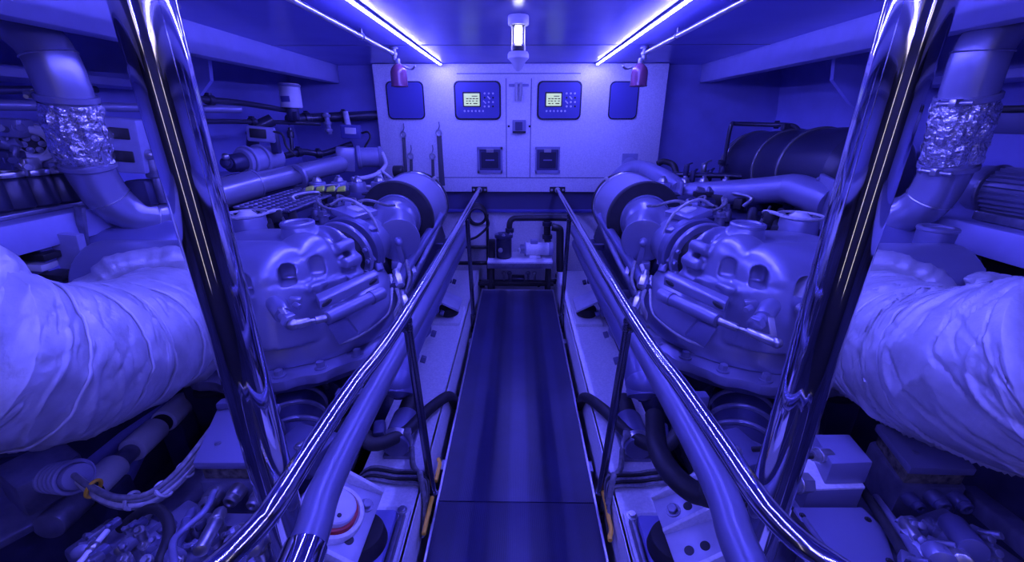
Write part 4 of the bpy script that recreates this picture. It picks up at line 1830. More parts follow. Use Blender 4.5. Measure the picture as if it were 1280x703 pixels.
# ---- small display on the left
t = thing('hull_display', 'small tilted display box with a dark screen, left of the white canister', 'display', P(330, 182, y=3.0))
m = MB()
ro = Matrix.Rotation(R(18), 3, 'Z') @ Matrix.Rotation(R(6), 3, 'Y')
c = P(327, 168, y=3.0)
m.box(c, (.17, .06, .10), ro, .012)
m.build('case', M['grey'], t)
m = MB()
m.box(c + ro @ V((-.015, -.031, .005)), (.10, .012, .06), ro, .004)
m.build('screen', M['black'], t)
m = MB()
m.box(c + V((.06, .04, -.06)), (.05, .05, .14), None, .008)
m.build('arm', M['block'], t)
m = MB()
m.tube([c + V((.07, 0, .02)), c + V((.13, .02, .0)), c + V((.14, .03, -.08)), c + V((.18, .05, -.14))], .008, 8)
m.build('cable', M['rubber'], t)

# ---- servo valve with box near the bulkhead
t = thing('control_unit', 'boxy valve actuator with a pale plate near the left end of the bulkhead', 'valve actuator', P(440, 176, y=3.95))
c = P(439, 165, y=3.92)
m = MB()
m.box(c, (.17, .08, .12), (0, .05, .1), .014)
m.build('case', M['panel_blue'], t)
m = MB()
m.box(c + V((.01, -.042, .01)), (.095, .01, .052), (0, .05, .1), .003)
m.build('name_plate', M['white'], t)
m = MB()
m.cyl(c + V((-.02, 0, .05)), c + V((-.03, 0, .17)), .026, .022, 16, .005)
m.build('plug', M['hose_light'], t)
m = MB()
m.cyl(c + V((-.20, 0, .16)), c + V((-.195, 0, -.02)), .022, None, 14, .004)
for dz in (.12, .06, .0):
    m.ring(c + V((-.2, 0, dz)), c + V((-.2, 0, dz + .025)), .034, .01, 16, .004)
m.build('regulator', M['grey'], t)
m = MB()
m.tube([c + V((.09, 0, -.01)), c + V((.15, .0, .0)), c + V((.17, -.02, -.05)), c + V((.12, -.04, -.13)), c + V((.10, -.05, -.2))], .009, 10)
m.build('cable', M['rubber'], t)

# ---- motor pump pieces on the left behind the engine
t = thing('transfer_pump', 'grey pump body with a flanged end on the hull left of the engine pipe', 'pump', P(325, 205, y=2.95))
a, b = P(286, 205, y=2.75), P(346, 196, y=3.15)
d = (b - a).normalized()
m = MB()
m.cyl(a.lerp(b, .25), b, .085, .08, 32, .012)
m.build('body', M['grey'], t)
for f in (.35, .62):
    m = MB()
    m.ring(a.lerp(b, f) - d * .012, a.lerp(b, f) + d * .012, .10, .06, 32, .004)
    m.build('flange', M['grey'], t)
m = MB()
m.cyl(a, a.lerp(b, .28), .055, .06, 24, .008)
m.bolt(a + V((.02, -.05, .01)), (.3, -1, 0), .025, .02)
m.build('head', M['block'], t)
m = MB()
m.ball(a + V((.03, -.06, .05)), .022, 14)
m.build('knob', M['steel'], t)
m = MB()
m.box(a.lerp(b, .7) - V((0, 0, .12)), (.1, .1, .1), None, .01)
m.build('foot', M['block'], t)

t = thing('charge_connector', 'flanged pipe end with a hooked hose behind the left air filter', 'pipe connector', P(455, 205, y=3.7))
m = MB()
a, b = P(424, 200, y=3.66), P(446, 196, y=3.78)
m.box(P(432, 199, y=3.70), (.15, .12, .20), (0, .1, .35), .012)
m.build('block', M['engine'], t)
m = MB()
a, b = P(448, 197, y=3.82), P(478, 197, y=3.92)
m.cyl(a, b, .085, None, 30, .008)
m.ring(a - V((.01, 0, 0)), a + V((.02, .01, 0)), .10, .06, 30, .004)
m.ring(b - V((.03, .01, 0)), b, .098, .06, 30, .004)
m.build('spool', M['grey'], t)
m = MB()
m.tube([P(478, 192, y=3.8), P(482, 205, y=3.7), P(474, 216, y=3.55), P(458, 222, y=3.4), P(440, 224, y=3.3)], .017, 12)
m.build('hose', M['hose_light'], t)
m = MB()
m.tube([P(473, 214, y=3.56), P(478, 226, y=3.5), P(480, 232, y=3.5)], .015, 10)
m.tube([P(476, 213, y=3.56), P(490, 224, y=3.6)], .013, 10)
m.build('branch', M['hose_light'], t)
m = MB()
m.cyl(P(492, 214, y=3.9), P(504, 214, y=3.9), .05, None, 20, .008)
m.build('cap', M['rubber'], t)

# ---- under the left shelf: boxes in the shade
t = thing('battery_case', 'dark blue case hanging under the left shelf behind the jacket', 'case', P(75, 340, y=1.55))
m = MB()
m.box(P(100, 300, x=-2.06) - V((0, 0, .05)), (.12, .45, .28), None, .01)
m.build('case', M['hull'], t)
m = MB()
q = P(102, 268, x=-1.95)
m.box(q + V((0, -.02, -.06)), (.035, .02, .20), (0, .25, 0), .004)
m.build('hanger', M['dull'], t)
t = thing('relay_rack', 'open rack of dark and pale modules under the left shelf, at the left edge', 'rack', P(30, 345, y=1.4))
q = P(44, 325, x=-2.02)
m = MB()
m.box(q + V((0, .08, 0)), (.24, .04, .2), (0, .12, .1), .004)
m.build('back_plate', M['grey'], t)
for k in range(4):
    m = MB()
    m.box(q + V((-.06 + .05 * (k % 2) + .02 * k, .02, .06 - .045 * k)), (.09, .08, .03), (0, .12, .1), .005)
    m.build('module', M['black'] if k % 2 else M['white'], t)

# ================================================================= right side
# ---- air tank
t = thing('air_tank', 'big dark cylindrical air tank with bands along the right hull', 'tank', P(1000, 240, y=2.9))
a, b = P(938, 206, x=2.05), P(1085, 218, x=2.05)
d = (b - a).normalized()
Lb = (b - a).length
Rt = .27
m = MB()
m.lathe([(-.075, .02), (-.07, .10), (-.05, .18), (-.02, .25), (.02, Rt), (Lb, Rt), (Lb + .05, .22), (Lb + .08, .1)], a, d, 56)
m.build('shell', M['tank'], t)
for f in (.06, .42, .66):
    m = MB()
    m.ring(a + d * (Lb * f - .012), a + d * (Lb * f + .012), Rt + .012, Rt - .02, 56, .004)
    m.build('band', M['tank_band'], t)
m = MB()
m.torus(a - d * .0, d, Rt - .01, .012, 56, 8)
m.build('end_rim', M['tank_band'], t)
m = MB()
g = P(928, 206, y=3.66)
gx = V((-.35, -.93, 0)).normalized()
m.cyl(g, g + gx * .035, .040, None, 28, .005)
gg = m.build('gauge', M['black'], t)
m = MB()
m.cyl(g + gx * .034, g + gx * .037, .031, None, 24)
m.build('dial', M['white'], gg)
m = MB()
m.tube([P(903, 215, y=3.6), P(908, 185, y=3.6), P(914, 157, y=3.6), P(922, 155, y=3.6), P(960, 156, y=3.5), P(990, 157, y=3.3), P(1000, 165, y=3.2)], .016, 12)
m.build('air_line', M['tank'], t)
m = MB()
m.ring(P(968, 156, y=3.48), P(974, 156, y=3.46), .03, .008, 16, .003)
m.box(P(985, 159, y=3.32), (.09, .05, .05), None, .012)
m.box(P(902, 203, y=3.6), (.05, .04, .04), None, .01)
m.build('line_fitting', M['tank'], t)
m = MB()
m.box(a + d * (Lb * .25) - V((0, 0, Rt + .03)), (.3, .06, .12), None, .01)
m.build('cradle', M['block'], t)
m = MB()
m.box(a + d * (Lb * .75) - V((0, 0, Rt + .03)), (.3, .06, .12), None, .01)
m.build('cradle', M['block'], t)

# ---- valves before the tank
t = thing('valve_cluster', 'low row of small valves and pipes between the right bulkhead and the air tank', 'valves', P(890, 220, y=3.5))
m = MB()
m.tube([P(838, 218, y=3.7), P(870, 219, y=3.6), P(910, 220, y=3.5), P(950, 222, y=3.4)], .022, 14)
m.build('manifold', M['tank'], t)
for (u, v, k) in ((858, 212, 0), (880, 210, 1), (887, 219, 2), (902, 214, 0), (866, 220, 2)):
    q = P(u, v, y=3.6)
    m = MB()
    m.cyl(q - V((0, 0, .05)), q + V((0, 0, .04)), .022, None, 14, .004)
    m.box(q + V((.02, 0, .045)), (.09 if k == 1 else .05, .02, .012), (0, -.35, .4 * k), .003)
    m.build('valve', M['steel'] if k == 1 else M['block'], t)
m = MB()
m.tube([P(822, 205, y=3.85), P(830, 202, y=3.85), P(842, 207, y=3.8), P(846, 222, y=3.7)], .026, 12)
m.build('hose', M['rubber'], t)

# ---- electric motor on the right shelf
t = thing('electric_motor', 'finned electric motor lying on the right shelf at the right edge', 'electric motor', P(1255, 270, y=1.62))
a = P(1214, 238, x=2.14)
b = a + V((.08, -.52, .0))
a = V((a.x, a.y, 1.205))
b = V((b.x, b.y, 1.205))
d = (b - a).normalized()
m = MB()
m.cyl(a + d * .06, b, .088, None, 40, .008)
mt = m.build('body', M['painted'], t)
m = MB()
m.lathe([(0, .06), (.006, .085), (.03, .100), (.075, .104), (.08, .10)], a, d, 40)
m.build('fan_cover', M['painted'], t)
_, e1, e2 = basis(d)
for k in range(26):
    an = 2 * math.pi * k / 26
    o = e1 * math.cos(an) + e2 * math.sin(an)
    tn = d.cross(o)
    p0 = a + d * .10 + o * .085
    m = MB()
    p1 = b - d * .02 + o * .085
    m.prism([p0 - tn * .003, p0 + tn * .003, p0 + tn * .002 + o * .018, p0 - tn * .002 + o * .018], p1 - p0)
    m.build('fin', M['painted'], mt)
m = MB()
m.ring(a + d * .078, a + d * .092, .110, .08, 40, .003)
m.build('ring', M['dull'], t)
m = MB()
m.box(a + d * .3 + V((-.02, 0, .12)), (.10, .14, .06), None, .012)
m.build('terminal_box', M['painted'], t)
m = MB()
m.span((a.x - .08, a.y - .45, 1.08), (a.x + .14, a.y - .12, 1.12), .006)
m.build('foot', M['dull'], t)
# black beam above the motor and clutter on the right hull
t = thing('hull_tray', 'dark cable tray on the right hull above the electric motor', 'cable tray', P(1255, 185, y=1.7))
m = MB()
m.span((2.20, .6, 1.44), (2.28, 2.2, 1.53), .006)
m.build('tray', M['dark_band'], t)
for y in (.9, 1.35, 1.8):
    m = MB()
    m.span((2.19, y, 1.42), (2.60, y + .03, 1.45), .003)
    m.build('bracket', M['dull'], t)
m = MB()
m.tube([(2.22, .6, 1.545), (2.22, 2.2, 1.545)], .016, 10, 1)
m.tube([(2.255, .6, 1.545), (2.255, 2.2, 1.545)], .013, 10, 1)
m.build('cables', M['rubber'], t)
t = thing('oil_filler', 'round lidded filler neck between the right pipe elbow and the shelf', 'filler', P(1172, 300, y=1.75))
q = P(1172, 287, y=1.75)
m = MB()
m.cyl(q - V((0, 0, .15)), q, .060, .066, 28, .006)
m.build('neck', M['engine_dark'], t)
m = MB()
m.ring(q - V((0, 0, .005)), q + V((0, 0, .012)), .070, .048, 32, .004)
m.cyl(q - V((0, 0, .02)), q + V((0, 0, .004)), .05, None, 28, .003)
m.build('lid', M['engine'], t)
t = thing('end_casing', 'broad sloping dark casing beneath the right pipe elbow', 'casing', P(1150, 330, y=1.8))
m = MB()
q = P(1135, 318, y=1.95)
m.cyl(q + V((-.18, .12, -.02)), q + V((.2, -.1, -.06)), .17, .14, 40, .03)
m.build('shell', M['return'], t)
m = MB()
m.prism([P(1168, 312, y=1.72), P(1192, 320, y=1.66), P(1236, 352, y=1.5), P(1216, 358, y=1.5)], (0, .02, -.06), .006)
m.build('strut', M['engine_dark'], t)
t = thing('end_casing', 'broad sloping dark casing beneath the left pipe elbow', 'casing', P(150, 330, y=1.8))
m = MB()
q = P(158, 300, y=1.95)
m.cyl(q + V((.18, .12, -.06)), q + V((-.15, -.1, -.06)), .14, .12, 40, .03)
m.build('shell', M['return'], t)
t = thing('crumpled_bag', 'small pale crumpled cloth lying behind the right jacket', 'cloth', P(1240, 365, y=1.4))
m = MB()
bm = bmesh.new()
bmesh.ops.create_icosphere(bm, subdivisions=5, radius=1)
c = P(1240, 356, y=1.4)
for v_ in bm.verts:
    n_ = v_.co.copy()
    r_ = 1 + .25 * noise.noise(n_ * 1.7 + V((3, 1, 2))) - .25 * max(0, .2 - abs(noise.noise(n_ * 3)))
    v_.co = V((n_.x * .075, n_.y * .06, n_.z * .045)) * r_ + c
bm.verts.index_update()
m._bm(bm)
ob = m.build('cloth_pad', M['blanket'], t, 180)
# ================================================================= lower foreground
# ---- engine mounts on the beds
def mount(lab, s, y0, disc):
    """feet, rubber, angled bracket plates with gussets and holes"""
    t = thing('engine_mount', lab, 'engine mount', (s * .5, y0, .1), 'engine mounts in the foreground')
    sx = lambda x: s * x
    m = MB()
    m.span((sx(.40), y0 - .22, .10), (sx(.62), y0 + .17, .125), .004)
    m.build('base_plate', M['wall'], t)
    m = MB()
    m.span((sx(.435), y0 - .17, .125), (sx(.60), y0 + .13, .165), .015)
    m.build('pad', M['hull'], t)
    m = MB()
    m.cyl((sx(.52), y0 - .01, .16), (sx(.52), y0 - .01, .225), .085, .078, 40, .012)
    m.build('rubber', M['rubber'], t)
    m = MB()
    m.span((sx(.41), y0 - .13, .125), (sx(.425), y0 + .13, .165), .003)
    m.build('clamp_bar', M['dull'], t)
    for dy in (.12, -.15):
        m = MB()
        m.bolt((sx(.418), y0 + dy, .165), (0, 0, 1), .013, .014)
        m.build('bolt', M['steel'], t)
    # sloping bracket
    ro = Matrix.Rotation(s * R(-26), 3, 'Y')
    c = V((sx(.565), y0 - .01, .265))

    def L(x, y, z):
        return c + ro @ V((sx(x), y, z))
    m = MB()
    m.prism([L(-.085, -.13, 0), L(.16, -.13, 0), L(.16, .13, 0), L(-.085, .13, 0)], ro @ V((0, 0, .014)), .003)
    pl_ = m.build('bracket', M['bracket'], t)
    for dy in (.13, -.14) if disc else (.13, 0.0, -.14):
        m = MB()
        m.prism([L(-.085, dy, .01), L(-.085, dy, .028), L(.14, dy, .075), L(.16, dy, .01)], V((0, .014, 0)), .002)
        m.build('gusset', M['wall'], pl_)
    for (x, y, b) in (((-.045, .07, 1), (-.035, -.06, 0)) if disc else ((-.03, .07, 1), (.02, .07, 0), (-.03, -.07, 0), (.02, -.07, 0))):
        m = MB()
        q = L(x, y, .0142)
        if b:
            m.bolt(q, ro @ V((0, 0, 1)), .017, .018)
            m.build('nut', M['dull'], pl_)
        else:
            m.cyl(q - (ro @ V((0, 0, .004))), q + (ro @ V((0, 0, .001))), .015, None, 24)
            m.build('hole', M['black'], pl_)
    if disc:
        ax = ro @ V((0, 0, 1))
        q = L(.045, 0, .014)
        m = MB()
        m.lathe([(0, .098), (.018, .098), (.024, .094), (.024, .082), (.008, .078)], q, ax, 48)
        cup = m.build('cup', M['wall'], pl_)
        m = MB()
        m.lathe([(.009, .076), (.028, .074), (.03, .07), (.03, .066)], q, ax, 48)
        m.build('red_ring', M['red'], pl_)
        m = MB()
        m.lathe([(.02, .065), (.046, .063), (.05, .058), (.048, .0)], q, ax, 48)
        m.build('cap', M['white'], pl_)
        m = MB()
        q2 = q + ax * .048 + (ro @ V((s * -.02, -.03, 0)))
        m.cyl(q2, q2 + ax * .004, .007, None, 14)
        m.build('screw', M['black'], pl_)
    return t


M['bracket'] = mat('bracket_paint', .62, .42, .1, var=.12, vscale=14)
mount('white engine mount with a red ringed cap, left of the walkway', -1, .99, True)
mount('white engine mount with plain drilled bracket plates, right of the walkway', 1, .98, False)

# farther mounts on the beds
for s, lab in ((-1, 'far engine mount on the left bed, below the left air filter'), (1, 'far engine mount on the right bed, below the right air filter')):
    t = thing('engine_mount', lab, 'engine mount', (s * .52, 2.85, .1), 'farther engine mounts')
    m = MB()
    m.span((s * .42, 2.7, .10), (s * .62, 3.0, .125), .004)
    m.build('base_plate', M['wall'], t)
    m = MB()
    m.cyl((s * .52, 2.85, .125), (s * .52, 2.85, .19), .075, .07, 32, .01)
    m.build('rubber', M['rubber'], t)
    m = MB()
    m.prism([(s * .43, 2.74, .19), (s * .43, 2.96, .19), (s * .64, 2.96, .30), (s * .64, 2.74, .30)], (0, 0, .018), .003)
    m.build('bracket', M['bracket'], t)

# clutter between the bed and the engine
for s, lab in ((-1, 'dark pump body with a clamp between the left bed and the side pipe'), (1, 'dark pump body with a clamp between the right bed and the side pipe')):
    t = thing('drain_pump', lab, 'pump', (s * .52, 1.50, .1), 'small pumps on the beds')
    m = MB()
    m.cyl((s * .53, 1.42, .17), (s * .53, 1.62, .17), .06, None, 28, .008)
    m.build('body', M['engine_dark'], t)
    m = MB()
    m.cyl((s * .53, 1.62, .18), (s * .53, 1.74, .20), .045, .04, 24, .008)
    m.build('neck', M['rubber'], t)
    m = MB()
    m.ring((s * .53, 1.44, .17), (s * .53, 1.47, .17), .068, .05, 28, .004)
    m.box((s * .48, 1.455, .22), (.03, .03, .03), None, .005)
    m.build('clamp', M['steel'], t)
    m = MB()
    m.span((s * .47, 1.42, .10), (s * .59, 1.62, .12), .004)
    m.build('foot', M['dull'], t)
    m = MB()
    m.tube([(s * .46, 1.43, .16), (s * .44, 1.36, .13), (s * .405, 1.32, .12), (s * .39, 1.28, .16), (s * .37, 1.24, .06)], .012, 10)
    m.build('hose', M['hose'], t)

# cable trunk along the bed
for s, lab in ((-1, 'black cable bundle crossing the left engine bed'), (1, 'black cable bundle crossing the right engine bed')):
    t = thing('cable_bundle', lab, 'cables', (s * .45, 1.3, .1), 'cable bundles over the beds')
    for k in range(5):
        m = MB()
        y = 1.27 + .016 * k
        m.tube([(s * .372, y - .10, -.05), (s * .372, y - .02, .09), (s * .40, y, .118 + .006 * (k % 2)), (s * .50, y + .01, .115 + .006 * (k % 2)), (s * .62, y + .02, .12), (s * .70, y, .05)], .007, 8)
        m.build('cable', M['rubber'] if k % 2 else M['hose'], t)
# black arm (large hose) bowing over the bed
for s, lab, y in ((-1, 'fat black hose dipping between the left bed and the walkway', 1.78), (1, 'fat black hose dipping between the right bed and the walkway', 1.78)):
    m = MB()
    m.tube([(s * .70, y - .35, .28), (s * .60, y - .42, .24), (s * .50, y - .30, .20), (s * .43, y - .1, .17), (s * .375, y + .12, .08), (s * .36, y + .25, -.08)], .028, 16)
    ob = m.build('bilge_hose', M['rubber'])
    tag(ob, lab, 'hose', 'fat black hoses by the walkway')
# dark big hose ring on the right
m = MB()
m.tube([P(818, 520, y=1.3), P(822, 560, y=1.14), P(838, 590, y=1.03), P(862, 612, y=.97), P(880, 618, y=.95), P(905, 625, y=.9)], .035, 20)
ob = m.build('coolant_hose', M['rubber'])
tag(ob, 'black hose curving down behind the right mount bracket', 'hose')

# yellow lines at the walkway edges
for s, pp, lab in ((-1, [(548, 574, 0), (552, 580, .0), (549, 592, 0), (546, 602, 0)], 'short yellow looped line at the left edge of the walkway'),
                   (-1, [(545, 622, 0), (542, 640, 0), (541, 655, 0), (538, 668, 0)], 'yellow line along the left edge of the walkway, nearest the viewer'),
                   (1, [(753, 612, 0), (757, 628, 0), (761, 648, 0), (764, 664, 0), (762, 672, 0), (757, 676, 0)], 'bright yellow hose along the right edge of the walkway')):
    m = MB()
    pts = [P(u, v, z=.03) for u, v, z in pp]
    pts = [V((min(max(abs(p.x), .352), .374) * s, p.y, .03)) for p in pts]
    m.tube(pts, .009, 12)
    ob = m.build('yellow_line', M['yellow'])
    tag(ob, lab, 'hose', None)

# ---- left lower: hydraulic block with top plate
t = thing('hydraulic_block', 'hydraulic valve block with a flat top plate at the foot of the left pole', 'hydraulic unit', P(300, 640, y=.95) - V((0, 0, .1)), 'hydraulic units beside the gearboxes')
HZ = .46
A_, B_, C_, D_ = P(243, 588, z=HZ), P(334, 588, z=HZ), P(352, 512, z=HZ), P(274, 518, z=HZ)
m = MB()
m.prism([A_, B_, C_, D_], (0, 0, .03), .008)
tp = m.build('top_plate', M['painted'], t)
for f, g in ((.25, .3), (.45, .6), (.7, .35)):
    q = A_.lerp(B_, f).lerp(D_.lerp(C_, f), g) + V((0, 0, .03))
    m = MB()
    m.cyl(q, q + V((0, 0, .004)), .010, None, 14, .001)
    m.build('screw', M['dull'], tp)
m = MB()
m.prism([A_ + V((.012, .012, 0)), B_ + V((-.012, .012, 0)), C_ + V((-.012, -.012, 0)), D_ + V((.012, -.012, 0))], (0, 0, -.05), .004)
m.build('gasket', M['gasket'], t)
m = MB()
m.prism([D_ + V((.01, -.02, .03)), C_ + V((-.02, -.02, .03)), C_ + V((-.02, .02, .03)), D_ + V((.01, .02, .03))], (0, 0, .03), .008)
m.build('back_rail', M['engine_dark'], t)
m = MB()
bl = [V((p.x, p.y, HZ - .05)) for p in (A_, B_, C_, D_)]
m.prism(bl, (0, 0, -.20), .01)
m.build('body', M['block2'], t)
fwd = V(((B_ - A_).y, -(B_ - A_).x, 0)).normalized()
al = (B_ - A_).normalized()
for f, dz, r_ in ((.20, -.095, .030), (.54, -.080, .027), (.83, -.095, .025)):
    q = A_.lerp(B_, f) + V((0, 0, dz))
    m = MB()
    m.cyl(q - fwd * .02, q + fwd * .035, r_, r_ * .95, 26, .006)
    m.ring(q + fwd * .03, q + fwd * .055, r_ * .8, r_ * .35, 26, .004)
    m.build('plug', M['steel'], t)
m = MB()
q0, q1 = P(335, 600, y=.98), P(345, 572, y=1.03)
m.cyl(q0, q1, .036, None, 28, .006)
m.build('solenoid', M['engine_dark'], t)
m = MB()
d = (q1 - q0).normalized()
m.cyl(q0 - d * .02, q0 + d * .004, .032, .036, 28, .006)
m.build('solenoid_cap', M['black'], t)
m = MB()
m.prism([P(236, 658, y=.84), P(385, 658, y=.84), P(392, 642, y=.90), P(246, 640, y=.90)], (0, .0, -.16), .01)
m.build('ledge', M['block2'], t)
# valve bodies in front
for k, (u0, v0, y0, u1, v1, y1, r_, mm) in enumerate((
        (250, 690, .72, 276, 640, .86, .024, 'steel'), (218, 688, .74, 240, 640, .88, .018, 'engine_dark'), (150, 690, .76, 185, 642, .92, .02, 'steel'),
        (190, 690, .75, 214, 655, .86, .022, 'engine_dark'), (318, 690, .70, 330, 646, .84, .022, 'steel'), (120, 690, .80, 138, 655, .92, .024, 'steel'),
        (222, 700, .70, 205, 690, .74, .03, 'engine'), (284, 700, .68, 300, 672, .76, .02, 'dull'))):
    m = MB()
    a, b = P(u0, v0, y=y0), P(u1, v1, y=y1)
    r_ *= .72
    m.cyl(a, b, r_, None, 22, .004)
    m.cyl(a.lerp(b, .9), a.lerp(b, 1.06), r_ * .8, None, 6, .003)
    m.ring(a.lerp(b, .7), a.lerp(b, .76), r_ * 1.2, r_ * .6, 22, .002)
    m.build('spool_valve', M[mm], t)
for k, (u, v, y, sx_, sy_, sz_, mm) in enumerate(((165, 668, .86, .16, .12, .07, 'engine'), (215, 655, .90, .10, .16, .08, 'engine'), (265, 668, .84, .10, .14, .07, 'engine'),
                                                  (310, 680, .78, .12, .10, .08, 'block2'), (120, 672, .86, .10, .12, .07, 'block2'), (230, 700, .72, .22, .08, .06, 'dull'), (170, 702, .76, .2, .08, .05, 'dull'))):
    m = MB()
    m.box(P(u, v, y=y) - V((0, 0, .04)), (sx_, sy_, sz_), (0, .05, -.35), .012)
    m.build('valve_body', M[mm], t)
rb = random.Random(11)
for k in range(30):
    u, v = rb.uniform(110, 330), rb.uniform(655, 702)
    y = .70 + (702 - v) / 52 * .16
    q = P(u, v, y=y)
    m = MB()
    if k % 2:
        m.bolt(q, (rb.uniform(-.4, .4), -.5, .8), rb.uniform(.008, .014), .016)
        m.cyl(q - V((0, 0, .04)), q, .014, None, 10, .002)
        m.build('bolt', M['steel'], t)
    else:
        m.box(q, (rb.uniform(.018, .034), rb.uniform(.02, .04), .022), (0, rb.uniform(-.3, .3), -.35), .004)
        m.cyl(q, q + V((rb.uniform(-.01, .01), -.02, .02)), .007, None, 6, .001)
        m.build('fitting', rb.choice((M['engine_dark'], M['block2'], M['engine'], M['dull'])), t)
m = MB()
m.tube([P(268, 615, y=.92), P(255, 640, y=.84), P(228, 664, y=.78), P(216, 680, y=.73), P(219, 710, y=.66)], .0085, 14)
m.build('steel_pipe', M['painted'], t)
m = MB()
m.tube([P(300, 700, y=.68), P(330, 676, y=.76), P(352, 650, y=.84), P(362, 640, y=.88)], .014, 12)
m.build('steel_pipe', M['engine'], t)

# armoured hose bundle
t = thing('hose_bundle', 'bundle of pale sleeved hoses from a ribbed gland, bowing under the left jacket', 'hoses', P(190, 622, y=1.0))
g0, g1 = P(62, 598, y=1.02), P(98, 596, y=.98)
d = (g1 - g0).normalized()
m = MB()
m.cyl(g0, g1, .034, .040, 30, .006)
for k in range(5):
    q = g0.lerp(g1, .1 + k * .19)
    m.torus(q, d, .040 + .002 * k, .0065, 32, 8)
m.build('gland', M['grey'], t)
m = MB()
m.box(g0 + V((-.06, .03, -.02)), (.14, .16, .14), (0, .2, -.4), .01)
m.build('box', M['block2'], t)
for k in range(5):
    o = V((0, rb.uniform(-.01, .01), .011 * (k - 2)))
    m = MB()
    m.tube([g1 + o * .6 - d * .01, P(118, 612, y=.95) + o, P(150, 625, y=.93) + o, P(188, 622, y=.95) + o, P(220, 600, y=1.0) + o, P(246, 570, y=1.08) + o, P(268, 540, y=1.18) + o], .0085, 12)
    m.build('hose', M['hose_light'] if k % 2 else M['hose'], t)
for (u, v, y, mm) in ((117, 611, .95, 'yellow'), (165, 626, .935, 'hose_light'), (205, 612, .97, 'hose_light'), (232, 588, 1.04, 'hose_light')):
    q = P(u, v, y=y)
    m = MB()
    nx = V((1, 0, -.25)) if u < 150 else (V((1, 0, .0)) if u < 180 else V((.75, .2, .6)))
    nx.normalize()
    m.ring(q - nx * .005, q + nx * .005, .029, .020, 20, .002)
    m.build('tie', M[mm], t)
# black loop
m = MB()
m.tube([P(150, 662, y=.86), P(170, 645, y=.88), P(192, 636, y=.86), P(208, 648, y=.82), P(211, 670, y=.77), P(203, 695, y=.71), P(200, 710, y=.69)], .014, 14)
ob = m.build('loop_hose', M['rubber'])
tag(ob, 'black braided hose looping over the left hydraulic block', 'hose')
# pale lever rod bottom-left
t = thing('control_rod', 'pale rod with a joint at the bottom left, in front of the hydraulic block', 'rod', P(110, 700, y=.7))
m = MB()
m.cyl(P(98, 706, y=.70), P(134, 664, y=.80), .0075, None, 12, .001)
m.build('rod', M['white'], t)
m = MB()
m.cyl(P(112, 690, y=.735), P(119, 682, y=.755), .014, None, 14, .003)
m.build('joint', M['steel'], t)
m = MB()
m.ball(P(100, 690, y=.74), (.032, .013, .016), 16, Matrix.Rotation(-.6, 3, 'Y'))
m.build('boot', M['grey'], t)

# drive shaft line under the left jacket
t = thing('drive_shaft', 'stepped grey shaft tubes lying diagonally under the left jacket', 'shaft', P(130, 610, y=1.25) - V((0, 0, .1)))
pts = [P(60, 660, y=1.0), P(112, 622, y=1.14), P(165, 575, y=1.36), P(212, 525, y=1.65), P(240, 495, y=1.85)]
d = (pts[-1] - pts[0]).normalized()
a, b = pts[0], pts[-1]
L_ = (b - a).length
for f0, f1, r_, mm in ((.0, .16, .050, 'block2'), (.16, .20, .058, 'rubber'), (.20, .36, .054, 'white'), (.36, .47, .036, 'block2'), (.47, .66, .056, 'white'), (.66, .72, .045, 'rubber'), (.72, .93, .058, 'white'), (.93, 1.1, .05, 'block2')):
    m = MB()
    m.cyl(a + d * L_ * f0, a + d * L_ * f1, r_, None, 32, .008)
    m.build('shaft_tube', M[mm], t)
m = MB()
for f in (.28, .82):
    q = a + d * L_ * f
    m = MB()
    m.span((q.x - .06, q.y - .05, -.7), (q.x + .06, q.y + .05, q.z - .03), .01)
    m.build('bearing', M['block'], t)
m = MB()
m.prism([P(75, 600, y=1.35), P(150, 540, y=1.65), P(210, 500, y=1.9), P(160, 600, y=1.45)], (0, .02, -.03), .004)
m.build('cover', M['hull'], t)
# sloping plate at the left edge
t = thing('floor_plate', 'dark sloping deck plate at the bottom left corner', 'plate', P(30, 640, y=1.0))
m = MB()
m.prism([P(-60, 600, y=1.0), P(45, 590, y=1.15), P(90, 630, y=1.1), P(-40, 700, y=.85)], (0, .01, -.03), .004)
m.build('plate', M['block2'], t)
m = MB()
m.prism([P(-20, 575, y=1.1), P(50, 565, y=1.2), P(75, 590, y=1.15), P(55, 615, y=1.1), P(0, 600, y=1.05)], (0, .03, -.05), .008)
m.build('block', M['block'], t)

# ---- right lower: boxes on a panel plate
t = thing('junction_box', 'grey stepped junction box with cable glands at the foot of the right pole', 'junction box', P(1050, 640, y=.95), None)
ro = Matrix.Rotation(R(8), 3, 'Z')
m = MB()
a, b, c_, e_ = P(1040, 580, y=.98), P(1092, 578, y=.98), P(1062, 543, y=1.12), P(1018, 543, y=1.12)
m.prism([a, b, c_, e_], (0, 0, -.085), .005)
bx = m.build('upper_case', M['painted'], t)
m = MB()
a2, b2, c2, e2 = (P(1004, 628, y=.90) + V((0, 0, .06)), P(1075, 625, y=.90) + V((0, 0, .06)), P(1070, 590, y=1.06), P(985, 590, y=1.06))
z_ = a.z - .085
pts = [V((p.x, p.y, z_)) for p in (a + V((-.06, -.02, 0)), b + V((-.005, -.01, 0)), c_ + V((.01, .03, 0)), e_ + V((-.08, .03, 0)))]
m.prism(pts, (0, 0, -(z_ - .19)), .005)
m.build('lower_case', M['painted'], t)
m = MB()
m.prism([p + V((0, 0, .004)) for p in pts], (0, 0, -.008), .001)
m.build('lid_edge', M['wall'], t)
